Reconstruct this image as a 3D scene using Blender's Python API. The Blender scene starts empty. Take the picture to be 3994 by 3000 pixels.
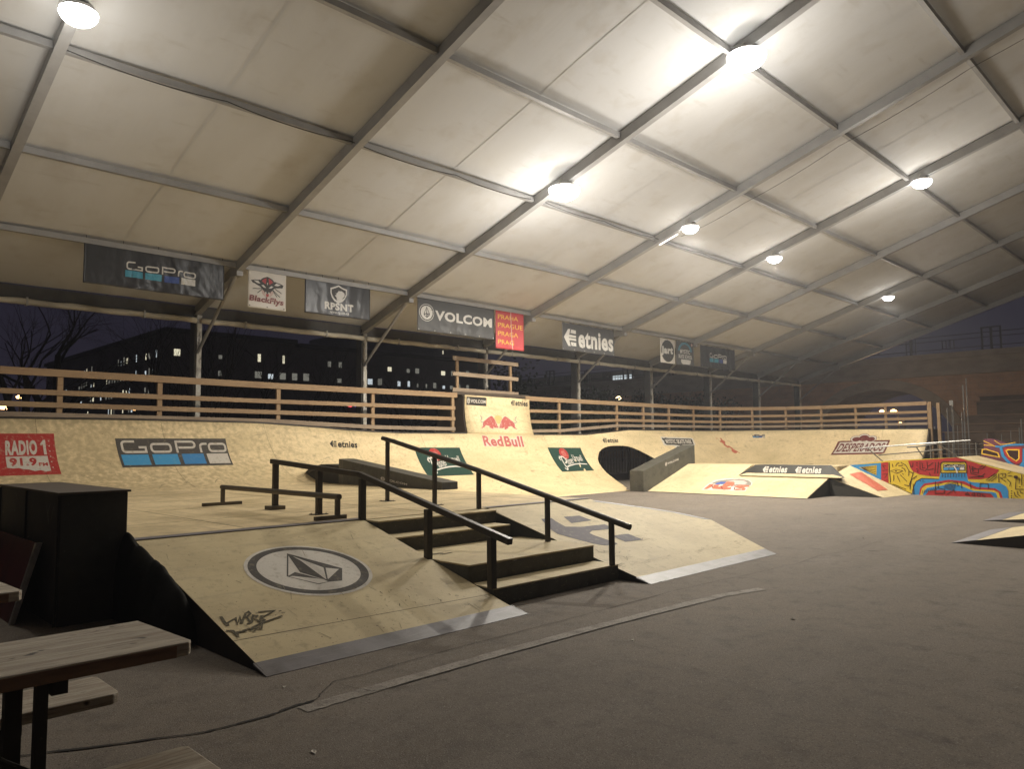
import bpy, bmesh, math, random
from mathutils import Vector, Matrix, noise
from mathutils.geometry import tessellate_polygon
random.seed(7)
SC = bpy.context.scene
COL = SC.collection
PI = math.pi
# ------------------------------------------------------------------ camera
yaw, pit, rol = math.radians(45.06), math.radians(4.475), math.radians(-.547)
fw = Vector((-math.sin(yaw)*math.cos(pit), math.cos(yaw)*math.cos(pit), math.sin(pit)))
rt = Vector((math.cos(yaw), math.sin(yaw), 0)); up = rt.cross(fw)
r2 = math.cos(rol)*rt + math.sin(rol)*up; u2 = -math.sin(rol)*rt + math.cos(rol)*up
cam = bpy.data.cameras.new('camera'); camo = bpy.data.objects.new('camera', cam); COL.objects.link(camo)
m = Matrix.Identity(4)
for i in range(3):
    m[i][0] = r2[i]; m[i][1] = u2[i]; m[i][2] = -fw[i]
m[0][3], m[1][3], m[2][3] = 0, 0, 1.55
camo.matrix_world = m
cam.sensor_width = 36; cam.lens = 36*2927/3994; cam.clip_end = 2000; cam.clip_start = .05
SC.camera = camo
# ------------------------------------------------------------------ world: night sky over the city
w = bpy.data.worlds.new('World'); SC.world = w; w.use_nodes = True
wn = w.node_tree; bg = wn.nodes['Background']
tc = wn.nodes.new('ShaderNodeTexCoord'); sx = wn.nodes.new('ShaderNodeSeparateXYZ')
rp = wn.nodes.new('ShaderNodeValToRGB')
wn.links.new(tc.outputs['Generated'], sx.inputs[0]); wn.links.new(sx.outputs['Z'], rp.inputs[0]); wn.links.new(rp.outputs[0], bg.inputs[0])
rp.color_ramp.elements[0].position = 0; rp.color_ramp.elements[0].color = (.030, .026, .043, 1)
rp.color_ramp.elements[1].position = .6; rp.color_ramp.elements[1].color = (.016, .015, .030, 1)
bg.inputs[1].default_value = .62
SC.view_settings.view_transform = 'Standard'; SC.view_settings.look = 'None'
SC.view_settings.exposure = 0; SC.view_settings.gamma = 1
SC.cycles.use_denoising = True
SC.cycles.max_bounces = 8; SC.cycles.diffuse_bounces = 5; SC.cycles.glossy_bounces = 3
SC.cycles.sample_clamp_indirect = 4
LAMP_W = 900.
LAMP_C = (1.0, .93, .80)
# ------------------------------------------------------------------ materials
def M(name, col, rough=.6, metal=0, var=(), bump=None, spec=.4, seams=None, coord='Object', emit=None):
    """var: list of (scale xyz, lo, hi, colour, detail) mixed over the base by thresholded noise"""
    mt = bpy.data.materials.new(name); mt.use_nodes = True
    nt = mt.node_tree; N = nt.nodes; L = nt.links
    b = N['Principled BSDF']
    b.inputs['Roughness'].default_value = rough; b.inputs['Metallic'].default_value = metal
    b.inputs['Specular IOR Level'].default_value = spec
    if emit:
        b.inputs['Emission Color'].default_value = (*emit[0], 1); b.inputs['Emission Strength'].default_value = emit[1]
    b.inputs['Base Color'].default_value = (*col, 1)
    if var or bump or seams:
        tcn = N.new('ShaderNodeTexCoord'); co = tcn.outputs[coord]
    last = None
    for k, (sc, lo, hi, c2, det) in enumerate(var):
        mp = N.new('ShaderNodeMapping'); L.new(co, mp.inputs[0])
        mp.inputs['Scale'].default_value = sc; mp.inputs['Location'].default_value = (k*3.7, k*1.3, k*7.1)
        nz = N.new('ShaderNodeTexNoise'); nz.inputs['Scale'].default_value = 1; nz.inputs['Detail'].default_value = det
        nz.inputs['Roughness'].default_value = .62
        L.new(mp.outputs[0], nz.inputs['Vector'])
        mr = N.new('ShaderNodeMapRange'); mr.inputs[1].default_value = lo; mr.inputs[2].default_value = hi
        L.new(nz.outputs[0], mr.inputs[0])
        mx = N.new('ShaderNodeMix'); mx.data_type = 'RGBA'
        L.new(mr.outputs[0], mx.inputs[0])
        if last: L.new(last, mx.inputs[6])
        else: mx.inputs[6].default_value = (*col, 1)
        mx.inputs[7].default_value = (*c2, 1)
        last = mx.outputs[2]
    if seams:
        sw, sh, rot, scol = seams
        mp = N.new('ShaderNodeMapping'); L.new(co, mp.inputs[0]); mp.inputs['Rotation'].default_value = rot
        br = N.new('ShaderNodeTexBrick'); L.new(mp.outputs[0], br.inputs['Vector'])
        br.inputs['Scale'].default_value = 1; br.inputs['Brick Width'].default_value = sw; br.inputs['Row Height'].default_value = sh
        br.inputs['Mortar Size'].default_value = .004; br.inputs['Mortar Smooth'].default_value = .3
        br.inputs['Color1'].default_value = br.inputs['Color2'].default_value = (0, 0, 0, 1); br.inputs['Mortar'].default_value = (1, 1, 1, 1)
        mx = N.new('ShaderNodeMix'); mx.data_type = 'RGBA'; L.new(br.outputs['Color'], mx.inputs[0])
        if last: L.new(last, mx.inputs[6])
        else: mx.inputs[6].default_value = (*col, 1)
        mx.inputs[7].default_value = (*scol, 1); last = mx.outputs[2]
    if last: L.new(last, b.inputs['Base Color'])
    if bump:
        sc, st, det = bump
        mp = N.new('ShaderNodeMapping'); L.new(co, mp.inputs[0]); mp.inputs['Scale'].default_value = sc
        nz = N.new('ShaderNodeTexNoise'); nz.inputs['Scale'].default_value = 1; nz.inputs['Detail'].default_value = det
        L.new(mp.outputs[0], nz.inputs['Vector'])
        bp = N.new('ShaderNodeBump'); bp.inputs['Strength'].default_value = st; bp.inputs['Distance'].default_value = .02
        L.new(nz.outputs[0], bp.inputs['Height']); L.new(bp.outputs[0], b.inputs['Normal'])
    return mt
PLY = (.67, .535, .32)
ply_dirt = [((1.2, 1.2, 1.2), .42, .72, (.42, .33, .18), 6), ((9, 9, 9), .52, .78, (.33, .26, .15), 8), ((.9, 7, 5), .55, .8, (.40, .32, .19), 5)]
m_ply = M('plywood_deck', PLY, .5, 0, ply_dirt, ((40, 40, 40), .06, 3), .35)
m_plyw = M('plywood_wall', (.73, .58, .345), .55, 0,
           [((.9, .35, 1.2), .42, .72, (.55, .44, .245), 6), ((14, 14, 14), .52, .80, (.46, .36, .20), 9), ((.6, .7, 6), .56, .82, (.46, .36, .21), 6), ((3.1, 2.3, 5), .60, .72, (.40, .31, .18), 9)],
           ((40, 40, 40), .05, 3), .3)
_n = m_plyw.node_tree; _b = _n.nodes['Principled BSDF']; _src = _b.inputs['Base Color'].links[0].from_socket      # mottled grime at the left end, plus its dimmer light painted in as darkening
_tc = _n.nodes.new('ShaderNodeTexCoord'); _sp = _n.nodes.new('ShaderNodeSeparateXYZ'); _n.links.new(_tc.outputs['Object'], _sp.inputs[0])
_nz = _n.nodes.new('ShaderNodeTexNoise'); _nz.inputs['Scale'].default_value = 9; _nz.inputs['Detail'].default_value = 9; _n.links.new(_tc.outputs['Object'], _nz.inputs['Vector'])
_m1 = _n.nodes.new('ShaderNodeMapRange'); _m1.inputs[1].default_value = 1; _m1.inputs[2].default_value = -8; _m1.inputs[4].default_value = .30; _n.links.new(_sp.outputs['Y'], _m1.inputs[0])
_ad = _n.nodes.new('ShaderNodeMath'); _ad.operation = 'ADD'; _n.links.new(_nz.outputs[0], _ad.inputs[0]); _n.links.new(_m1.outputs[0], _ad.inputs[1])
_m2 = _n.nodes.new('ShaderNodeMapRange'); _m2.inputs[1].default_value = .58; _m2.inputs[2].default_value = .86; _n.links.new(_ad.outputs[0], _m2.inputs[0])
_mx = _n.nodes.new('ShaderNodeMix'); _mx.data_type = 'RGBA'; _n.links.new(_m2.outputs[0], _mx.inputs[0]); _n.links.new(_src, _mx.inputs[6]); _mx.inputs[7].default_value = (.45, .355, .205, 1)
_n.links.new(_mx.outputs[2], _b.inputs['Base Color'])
m_plybank = M('plywood_bank', (.585, .485, .295), .62, 0,
              [((1.2, 1.2, 1.2), .45, .75, (.46, .37, .22), 6), ((10, 10, 10), .54, .78, (.36, .29, .18), 9), ((8, 1.1, 3), .55, .76, (.45, .37, .24), 5),
               ((34, 34, 34), .66, .72, (.16, .12, .08), 3)],
              ((50, 50, 50), .06, 3), .15)
m_asph = M('asphalt', (.205, .170, .135), .85, 0,
           [((.30, .22, .3), .38, .66, (.145, .122, .101), 6), ((1.6, .45, 1), .50, .70, (.200, .172, .146), 7), ((5, 5, 5), .50, .74, (.115, .097, .081), 8), ((22, 22, 22), .50, .72, (.19, .165, .14), 6),
            ((110, 110, 110), .54, .66, (.085, .072, .06), 3), ((150, 150, 150), .65, .70, (.33, .30, .26), 1), ((1.1, 1.3, 1), .69, .73, (.085, .07, .058), 5)],
           ((120, 120, 120), .35, 3), .2)
m_crack = M('crack_fill', (.022, .018, .015), .95)
m_conc = M('old_kerb_concrete', (.29, .26, .225), .85, 0, [((6, 6, 6), .46, .62, (.19, .165, .14), 8), ((60, 60, 60), .5, .7, (.13, .11, .09), 3)], ((90, 90, 90), .4, 3))
m_steelplate = M('steel_plate', (.15, .138, .145), .5, .0, [((3, 3, 3), .45, .7, (.09, .08, .08), 6), ((25, 3, 9), .56, .7, (.19, .17, .175), 5)], ((30, 30, 30), .05, 3))
m_dark = M('black_paint', (.030, .028, .023), .55, 0, [((3, 3, 3), .45, .7, (.042, .039, .031), 5), ((26, 26, 26), .63, .72, (.075, .066, .052), 5)], ((60, 60, 60), .1, 3))
m_riser = M('riser_paint', (.082, .077, .060), .6, 0, [((5, 5, 5), .45, .7, (.046, .043, .033), 6), ((30, 30, 30), .62, .70, (.17, .15, .115), 4)])
m_rail = M('dark_steel', (.040, .034, .028), .42, .35, [((8, 8, 8), .5, .7, (.062, .050, .038), 5)])
m_railb = M('brown_steel', (.095, .078, .055), .5, .2, [((8, 8, 8), .5, .7, (.06, .05, .04), 5)])
m_alu = M('aluminium_beam', (.33, .32, .305), .5, .15, [((2, 2, 2), .4, .7, (.27, .262, .25), 4)])
m_alul = M('pale_aluminium', (.42, .40, .36), .5, .2, [((4, 4, 4), .45, .7, (.30, .28, .25), 5)])
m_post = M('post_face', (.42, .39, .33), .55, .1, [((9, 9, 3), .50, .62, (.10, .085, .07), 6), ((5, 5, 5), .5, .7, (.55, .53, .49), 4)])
m_postd = M('dark_frame_metal', (.085, .080, .070), .6, .2, [((3, 3, 3), .45, .7, (.06, .055, .05), 5)])  # dark body metal of the posts and eave beams
m_pvc = M('tent_membrane', (.60, .595, .58), .8, 0,
          [((.12, .5, .12), .40, .70, (.54, .525, .49), 6), ((1.3, 1.3, 1.3), .52, .78, (.50, .475, .43), 8), ((5, .8, 1), .60, .80, (.47, .445, .40), 7)],
          ((.35, 4.2, .35), .22, 3), .05)
m_seam = M('membrane_seam', (.56, .55, .52), .8, 0, [((2, 9, 2), .45, .7, (.52, .51, .48), 6)])
m_curt = M('rolled_curtain', (.62, .57, .46), .6, 0, [((3, 1, 3), .45, .7, (.38, .345, .28), 6)])
m_wood = M('orange_timber', (.33, .22, .12), .62, 0, [((3, .7, 3), .42, .68, (.27, .17, .09), 7), ((30, 3, 30), .56, .72, (.22, .125, .07), 5)], ((30, 4, 60), .2, 4))
m_woodg = M('grey_timber', (.34, .255, .175), .7, 0, [((4, .9, 4), .42, .68, (.26, .19, .13), 7), ((30, 3, 30), .56, .72, (.17, .12, .085), 5)], ((30, 4, 60), .2, 4))
m_top = M('weathered_tabletop', (.46, .40, .31), .65, 0, [((16, 1.3, 16), .40, .68, (.25, .19, .135), 8), ((60, 5, 60), .52, .70, (.16, .12, .085), 6), ((14, 9, 14), .66, .73, (.05, .036, .026), 2)], ((70, 5, 70), .45, 6))
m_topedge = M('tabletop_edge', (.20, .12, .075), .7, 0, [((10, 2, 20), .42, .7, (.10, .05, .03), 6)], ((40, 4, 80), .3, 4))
m_board = M('brown_board', (.075, .055, .038), .7, 0, [((3, 3, 1), .45, .7, (.055, .04, .028), 6)])
m_black = M('matt_black', (.040, .036, .029), .75, 0, [((4, 4, 4), .45, .7, (.029, .026, .021), 5), ((30, 30, 30), .66, .72, (.075, .068, .055), 4)])
m_tarp = M('black_tarp', (.014, .013, .011), .9, 0, (), ((7, 7, 7), .4, 4), .1)
m_red = M('dark_red_board', (.10, .012, .014), .6, 0, [((3, 3, 3), .45, .7, (.06, .01, .012), 5)])
m_galv = M('galvanised_tube', (.40, .385, .36), .4, .6, [((12, 12, 6), .48, .68, (.26, .24, .22), 5)])
m_trunk = M('bare_bark', (.045, .034, .028), .9, 0, [((4, 4, 2), .45, .7, (.025, .02, .018), 6)])
m_leaf = M('night_leaves', (.055, .075, .030), .6)
m_leaf2 = M('dark_leaves', (.022, .030, .014), .7)
m_far = M('far_facade', (.15, .13, .12), .9, 0, [((.3, .3, .3), .4, .7, (.10, .088, .08), 4)])
m_stone = M('bridge_stone', (.48, .34, .235), .85, 0, [((.5, .5, .9), .42, .66, (.33, .235, .165), 6), ((4, 4, 4), .5, .72, (.38, .31, .25), 6)], ((6, 6, 6), .5, 5), seams=(1.0, .42, (PI/2, 0, 0), (.10, .075, .06)))
m_conc2 = M('bridge_concrete', (.34, .33, .29), .85, 0, [((.7, .7, 1.5), .42, .66, (.25, .24, .21), 6)])
m_iron = M('bridge_iron', (.030, .028, .038), .7)
m_glass_off = M('dark_window', (.02, .02, .024), .25)
def E_(name, c, s): return M(name, (.02, .02, .02), .5, 0, emit=(c, s))
m_winw = E_('lit_window_warm', (1, .92, .66), .9)
m_winc = E_('lit_window_cool', (.80, .90, .95), .75)
m_wind = E_('lit_window_dim', (.80, .78, .66), .22)
m_org = E_('sodium_lamp', (1, .55, .22), 9.)
m_orgw = E_('warm_street_lamp', (1, .80, .42), 8.)
m_red_l = E_('red_light', (1, .08, .10), 2.2)
m_blu_l = E_('violet_light', (.35, .22, 1), 2.2)
m_led = E_('led_lens', (1, .985, .95), 22.)
m_tube = E_('tube_light', (1, .96, .88), 3.)
# paints and vinyls
def paint(name, c, wear=None, rough=.68):
    v = [((14, 14, 14), .54, .70, wear, 8), ((60, 60, 60), .60, .70, wear, 3)] if wear else []
    return M('paint_'+name, c, rough, 0, v, spec=.15)
P = dict(
    black=paint('black', (.035, .032, .028), (.10, .085, .06)), dark=paint('charcoal', (.075, .068, .062), (.17, .145, .11)),
    white=paint('white', (.60, .56, .50), (.42, .38, .32)), pwhite=paint('offwhite', (.52, .48, .42), (.36, .31, .24)),
    red=paint('red', (.36, .035, .032), (.42, .20, .14)), rbred=paint('faded_red', (.42, .10, .09), (.50, .30, .22)), maroon=paint('maroon', (.13, .025, .025), (.25, .16, .10)),
    orange=paint('brick_red', (.48, .125, .075), (.52, .26, .17)), blue=paint('blue', (.055, .20, .42), (.11, .24, .38)), dblue=paint('deep_blue', (.055, .10, .33), (.11, .14, .30)),
    cyan=paint('cyan', (.06, .26, .48), (.12, .30, .42)), green=paint('bottle_green', (.020, .052, .040), (.05, .075, .055)), yellow=paint('yellow', (.58, .42, .045), (.48, .36, .06)),
    mred=paint('mural_red', (.36, .035, .035)), mblue=paint('mural_blue', (.045, .22, .46)), ink=paint('ink', (.045, .022, .018)), pink=paint('pale_pink', (.60, .40, .36), (.55, .40, .30)),
    purple=paint('grey_violet', (.105, .092, .108), (.20, .175, .16)), glow=paint('sun_yellow', (.52, .41, .16), (.56, .45, .22)), grey=paint('mid_grey', (.22, .20, .17), (.30, .27, .22)),
    gold=paint('gold', (.72, .44, .05)), mpurp=paint('plum', (.14, .05, .07)), tag=paint('marker', (.085, .07, .042), (.22, .18, .11)), tag2=paint('faint_marker', (.30, .25, .17), (.42, .36, .23)))
V = dict(
    black=M('vinyl_black', (.040, .040, .043), .32, 0, (), ((5, 5, 2.2), .55, 3), .5), white=M('vinyl_white', (.62, .58, .52), .4, 0, [((3, 3, 3), .45, .75, (.54, .50, .43), 5)], ((5, 5, 2), .2, 3)),
    grey=M('vinyl_charcoal', (.075, .074, .074), .45, 0, (), ((5, 5, 2.5), .35, 3)), red=M('vinyl_red', (.46, .055, .06), .45, 0, (), ((6, 6, 1.5), .35, 3)),
    pwhite=M('print_white', (.62, .60, .56), .45), yel=M('print_yellow', (.72, .46, .07), .5), cy=M('print_cyan', (.07, .30, .42), .45), bl=M('print_blue', (.06, .10, .30), .45),
    pblack=M('print_black', (.045, .042, .036), .5), pred=M('print_red', (.40, .05, .055), .5), pmar=M('print_maroon', (.16, .035, .035), .5), ppink=M('print_pink', (.55, .36, .31), .5), por=M('print_orange', (.48, .12, .06), .5))
# ------------------------------------------------------------------ object helpers
LOC = {}
def tag(o, label=None, cat=None, group=None, kind=None):
    if label: o['label'] = label
    if cat: o['category'] = cat
    if group: o['group'] = group
    if kind: o['kind'] = kind
    return o
def thing(name, label, cat, loc=(0, 0, 0), group=None):
    o = bpy.data.objects.new(name, None); COL.objects.link(o); o.location = loc; o.empty_display_size = .2
    LOC[o] = Vector(loc); return tag(o, label, cat, group)
class MB:
    def __init__(s): s.v = []; s.f = []; s.mi = []; s.cur = 0
    def quad(s, *p):
        n = len(s.v); s.v += [Vector(q) for q in p]; s.f.append(tuple(range(n, n+len(p)))); s.mi.append(s.cur); return s
    def mesh(s, vs, fs):
        n = len(s.v); s.v += [Vector(q) for q in vs]
        for f in fs: s.f.append(tuple(i+n for i in f)); s.mi.append(s.cur)
        return s
    def box(s, x0, x1, y0, y1, z0, z1):
        vs = [(x, y, z) for z in (z0, z1) for y in (y0, y1) for x in (x0, x1)]
        return s.mesh(vs, [(0, 2, 3, 1), (4, 5, 7, 6), (0, 1, 5, 4), (2, 6, 7, 3), (0, 4, 6, 2), (1, 3, 7, 5)])
    def prism(s, bot, top):
        n = len(bot); vs = list(bot)+list(top)
        fs = [tuple(range(n-1, -1, -1)), tuple(range(n, 2*n))]+[(i, (i+1) % n, n+(i+1) % n, n+i) for i in range(n)]
        return s.mesh(vs, fs)
    def beam(s, p0, p1, wd, ht, upv=(0, 0, 1)):
        p0, p1 = Vector(p0), Vector(p1); d = (p1-p0).normalized(); sd = d.cross(Vector(upv))
        if sd.length < 1e-4: sd = d.cross(Vector((1, 0, 0)))
        sd.normalize(); uu = sd.cross(d).normalized(); a, b = sd*wd/2, uu*ht/2
        return s.prism([p0-a-b, p0+a-b, p0+a+b, p0-a+b], [p1-a-b, p1+a-b, p1+a+b, p1-a+b])
    def tube(s, pts, r, n=10, cap=True):
        pts = [Vector(p) for p in pts]; rr = r if isinstance(r, (list, tuple)) else [r]*len(pts)
        base = len(s.v); ref = None
        for i, p in enumerate(pts):
            d = (pts[min(i+1, len(pts)-1)]-pts[max(i-1, 0)]).normalized()
            if ref is None or abs(d.dot(ref)) > .99:
                ref = Vector((0, 0, 1)) if abs(d.z) < .9 else Vector((1, 0, 0))
            a = d.cross(ref).normalized(); b = d.cross(a); ref = a.cross(d)
            for k in range(n):
                t = 2*PI*k/n; s.v.append(p+a*math.cos(t)*rr[i]+b*math.sin(t)*rr[i])
        for i in range(len(pts)-1):
            for k in range(n):
                k2 = (k+1) % n
                s.f.append((base+i*n+k, base+i*n+k2, base+(i+1)*n+k2, base+(i+1)*n+k)); s.mi.append(s.cur)
        if cap:
            s.f.append(tuple(base+k for k in range(n))[::-1]); s.mi.append(s.cur)
            e = base+(len(pts)-1)*n; s.f.append(tuple(e+k for k in range(n))); s.mi.append(s.cur)
        return s
    def build(s, name, mats, parent=None, smooth=False, bevel=0, solid=0):
        me = bpy.data.meshes.new(name); off = LOC.get(parent, Vector((0, 0, 0)))
        me.from_pydata([v-off for v in s.v], [], s.f)
        for mm in (mats if isinstance(mats, (list, tuple)) else [mats]): me.materials.append(mm)
        for p, i in zip(me.polygons, s.mi): p.material_index = i
        if smooth: me.polygons.foreach_set('use_smooth', [True]*len(me.polygons))
        me.validate(); me.update()
        o = bpy.data.objects.new(name, me); COL.objects.link(o)
        if parent is not None: o.parent = parent
        LOC[o] = off
        if bevel:
            b = o.modifiers.new('bevel', 'BEVEL'); b.width = bevel; b.segments = 2; b.limit_method = 'ANGLE'
        if solid:
            b = o.modifiers.new('solid', 'SOLIDIFY'); b.thickness = solid; b.offset = -1
        return o
def struct(o): o['kind'] = 'structure'; return o
def copy_tree(o, parent=None, loc=None):
    c = o.copy(); COL.objects.link(c); LOC[c] = LOC.get(o)
    if parent is not None: c.parent = parent
    if loc is not None: c.location = loc
    for ch in list(o.children): copy_tree(ch, c)
    return c
# ------------------------------------------------------------------ 2-D artwork
def homog(src, dst):
    # 3x3 homography from 4 point pairs
    A = []; B = []
    for (x, y), (u, v) in zip(src, dst):
        A.append([x, y, 1, 0, 0, 0, -u*x, -u*y]); B.append(u)
        A.append([0, 0, 0, x, y, 1, -v*x, -v*y]); B.append(v)
    n = 8; Mx = [A[i]+[B[i]] for i in range(n)]
    for i in range(n):
        p = max(range(i, n), key=lambda r: abs(Mx[r][i])); Mx[i], Mx[p] = Mx[p], Mx[i]
        for r in range(n):
            if r != i:
                f = Mx[r][i]/Mx[i][i]
                for c in range(i, n+1): Mx[r][c] -= f*Mx[i][c]
    h = [Mx[i][n]/Mx[i][i] for i in range(n)]
    def fn(x, y):
        d = h[6]*x+h[7]*y+1
        return (h[0]*x+h[1]*y+h[2])/d, (h[3]*x+h[4]*y+h[5])/d
    return fn
_txt = {}
def text_tris(s, bold=.0):
    key = (s, bold)
    if key in _txt: return _txt[key]
    cu = bpy.data.curves.new('t', 'FONT'); cu.body = s; cu.size = 1; cu.offset = bold; cu.resolution_u = 3; cu.space_character = 1+bold*2.2
    o = bpy.data.objects.new('t', cu); COL.objects.link(o); bpy.context.view_layer.update()
    dg = bpy.context.evaluated_depsgraph_get(); me = bpy.data.meshes.new_from_object(o.evaluated_get(dg))
    me.calc_loop_triangles()
    vs = [(v.co.x, v.co.y) for v in me.vertices]
    ts = [[vs[i] for i in t.vertices] for t in me.loop_triangles]
    x0 = min(v[0] for v in vs); x1 = max(v[0] for v in vs); y0 = min(v[1] for v in vs); y1 = max(v[1] for v in vs)
    out = [[((x-x0)/(x1-x0), (y1-y)/(y1-y0)) for x, y in t] for t in ts]
    bpy.data.objects.remove(o); bpy.data.curves.remove(cu); bpy.data.meshes.remove(me)
    _txt[key] = out; return out
class Art:
    """flat artwork in its own 2-D units; primitives stack in paint order"""
    def __init__(s): s.p = []
    def tris(s, m, t): s.p.append((m, t)); return s
    def poly(s, m, pts):
        t = tessellate_polygon([[Vector((x, y, 0)) for x, y in pts]])
        return s.tris(m, [[pts[i] for i in tr] for tr in t])
    def rect(s, m, x0, y0, x1, y1): return s.poly(m, [(x0, y0), (x1, y0), (x1, y1), (x0, y1)])
    def ell(s, m, cx, cy, rx, ry, n=32, a=0):
        return s.poly(m, [(cx+rx*math.cos(t)*math.cos(a)-ry*math.sin(t)*math.sin(a), cy+rx*math.cos(t)*math.sin(a)+ry*math.sin(t)*math.cos(a)) for t in [2*PI*k/n for k in range(n)]])
    def stroke(s, m, pts, wd, closed=False, ws=None):
        n = len(pts); L = []; R = []
        for i in range(n):
            if closed: a, b = pts[i-1], pts[(i+1) % n]
            else: a, b = pts[max(i-1, 0)], pts[min(i+1, n-1)]
            p = pts[i]
            d1 = Vector((p[0]-a[0], p[1]-a[1])); d2 = Vector((b[0]-p[0], b[1]-p[1]))
            if d1.length < 1e-6: d1 = d2
            if d2.length < 1e-6: d2 = d1
            d1.normalize(); d2.normalize(); t = d1+d2
            if t.length < 1e-3: t = d1
            t.normalize(); nn = Vector((-t.y, t.x)); k = 1/max(.45, abs(nn.dot(Vector((-d1.y, d1.x)))))
            h = (ws[i] if ws else wd)/2*k
            L.append((p[0]+nn.x*h, p[1]+nn.y*h)); R.append((p[0]-nn.x*h, p[1]-nn.y*h))
        t = []
        for i in range(n if closed else n-1):
            j = (i+1) % n; t += [[L[i], L[j], R[j]], [L[i], R[j], R[i]]]
        return s.tris(m, t)
    def text(s, m, st, tl, tr_, bl, br, bold=.0):
        f = lambda u, v: tuple((tl[k]*(1-u)+tr_[k]*u)*(1-v)+(bl[k]*(1-u)+br[k]*u)*v for k in (0, 1))
        return s.tris(m, [[f(*p) for p in t] for t in text_tris(st, bold)])
    def tbox(s, m, st, x0, y0, x1, y1, bold=.0, sh=0): return s.text(m, st, (x0+sh, y0), (x1+sh, y0), (x0, y1), (x1, y1), bold)
    def sub(s, other, fn):
        for m, t in other.p: s.p.append((m, [[fn(*p) for p in tr] for tr in t]))
        return s
    def build(s, name, surf, parent, warp=None, grid=None, h0=.003, dh=.00025, label=None):
        """surf(a,b,h)->Vector ; warp maps art units to surface parameters"""
        mb = MB(); mats = []
        for k, (m, ts) in enumerate(s.p):
            if m not in mats: mats.append(m)
            mb.cur = mats.index(m); h = h0+dh*k
            q = [[warp(*p) if warp else p for p in t] for t in ts]
            if grid:
                bm = bmesh.new()
                for t in q:
                    try: bm.faces.new([bm.verts.new((p[0], p[1], 0)) for p in t])
                    except Exception: pass
                for ax, st in ((0, grid[0]), (1, grid[1])):
                    if not st: continue
                    c = [v.co[ax] for v in bm.verts]
                    if not c: continue
                    x = math.ceil(min(c)/st)*st
                    while x < max(c):
                        nn = Vector((0, 0, 0)); nn[ax] = 1; cc = Vector((0, 0, 0)); cc[ax] = x
                        bmesh.ops.bisect_plane(bm, geom=bm.verts[:]+bm.edges[:]+bm.faces[:], plane_co=cc, plane_no=nn); x += st
                bm.verts.index_update()
                mb.mesh([surf(v.co.x, v.co.y, h) for v in bm.verts], [tuple(v.index for v in f.verts) for f in bm.faces]); bm.free()
            else:
                for t in q: mb.quad(*[surf(p[0], p[1], h) for p in t])
        o = mb.build(name, mats, parent)
        if label: o['label'] = label
        return o
def arcp(cx, cy, rx, ry, a0, a1, n=10): return [(cx+rx*math.cos(math.radians(a0+(a1-a0)*k/n)), cy+ry*math.sin(math.radians(a0+(a1-a0)*k/n))) for k in range(n+1)]
def rrect(x0, y0, x1, y1, r, n=4):
    p = []
    for cx, cy, a in ((x1-r, y0+r, -90), (x1-r, y1-r, 0), (x0+r, y1-r, 90), (x0+r, y0+r, 180)): p += arcp(cx, cy, r, r, a, a+90, n)
    return p
def art_cam(bgm, wm, c1, c2, c3, c4, bg=True):
    """camera-brand sign, 240 x 60 units"""
    a = Art()
    if bg: a.rect(bgm, 0, 0, 240, 60)
    w = 4.6
    a.stroke(wm, [(37, 6.5), (20, 6.5)]+arcp(18, 12, 7, 5.5, -90, -180, 4)+[(11, 22)]+arcp(18, 23, 7, 5.5, 180, 90, 4)+[(58, 28.5), (58, 18.8), (44, 18.8)], w)
    a.stroke(wm, rrect(70, 12, 111, 28.5, 6), w, True)
    a.stroke(wm, [(124, 31), (124, 7)]+[(150, 7)]+arcp(158, 13.5, 7, 6.5, -90, 90, 6)+[(150, 20), (128, 20)], w)
    a.stroke(wm, [(177, 31), (177, 20)]+arcp(184, 18, 7, 6, 180, 270, 3)+[(193, 12)], w)
    a.stroke(wm, rrect(197, 12, 235, 28.5, 6), w, True)
    for c, x0, x1 in ((c1, 5, 60), (c2, 68, 122), (c3, 131, 180), (c4, 187, 236)): a.rect(c, x0, 34, x1, 56)
    return a
def art_stone(dark, white, ring=True):
    """round stone emblem, unit circle centred on 0,0 (y down)"""
    a = Art()
    if ring:
        a.ell(white, 0, 0, 1, 1, 40); a.ell(dark, 0, 0, .93, .93, 40); a.ell(white, 0, 0, .80, .80, 40)
    a.poly(dark, [(0, -.72), (.42, .10), (.40, .30), (.02, .62), (-.40, .30), (-.40, .16)])
    a.poly(white, [(-.02, -.58), (-.30, .16), (-.05, .05)]); a.poly(white, [(-.30, .26), (-.06, .16), (-.03, .50)])
    a.poly(white, [(.05, -.50), (.30, .06), (.06, .10)]); a.poly(white, [(.12, .22), (.31, .16), (.10, .46)])
    return a
def art_volcom(bgm, wm, bg=True):
    """wordmark with emblem, 300 x 60"""
    a = Art()
    if bg: a.rect(bgm, 0, 0, 300, 60)
    a.sub(art_stone(bgm, wm), lambda x, y: (32+24*x, 30+24*y))
    a.tbox(wm, 'VOLCOM', 62, 18, 292, 43, .035)
    return a
def art_arrow(m):
    """arrow-shaped E, 40 x 40"""
    a = Art()
    a.poly(m, [(0, 20), (13, 1), (20, 1), (16, 14), (37, 14), (37, 19), (15, 19), (15, 21), (37, 21), (37, 26), (16, 26), (20, 39), (13, 39)])
    a.poly(m, [(23, 2), (37, 2), (37, 10), (20, 10)]); a.poly(m, [(20, 30), (37, 30), (37, 38), (23, 38)])
    return a
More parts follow.
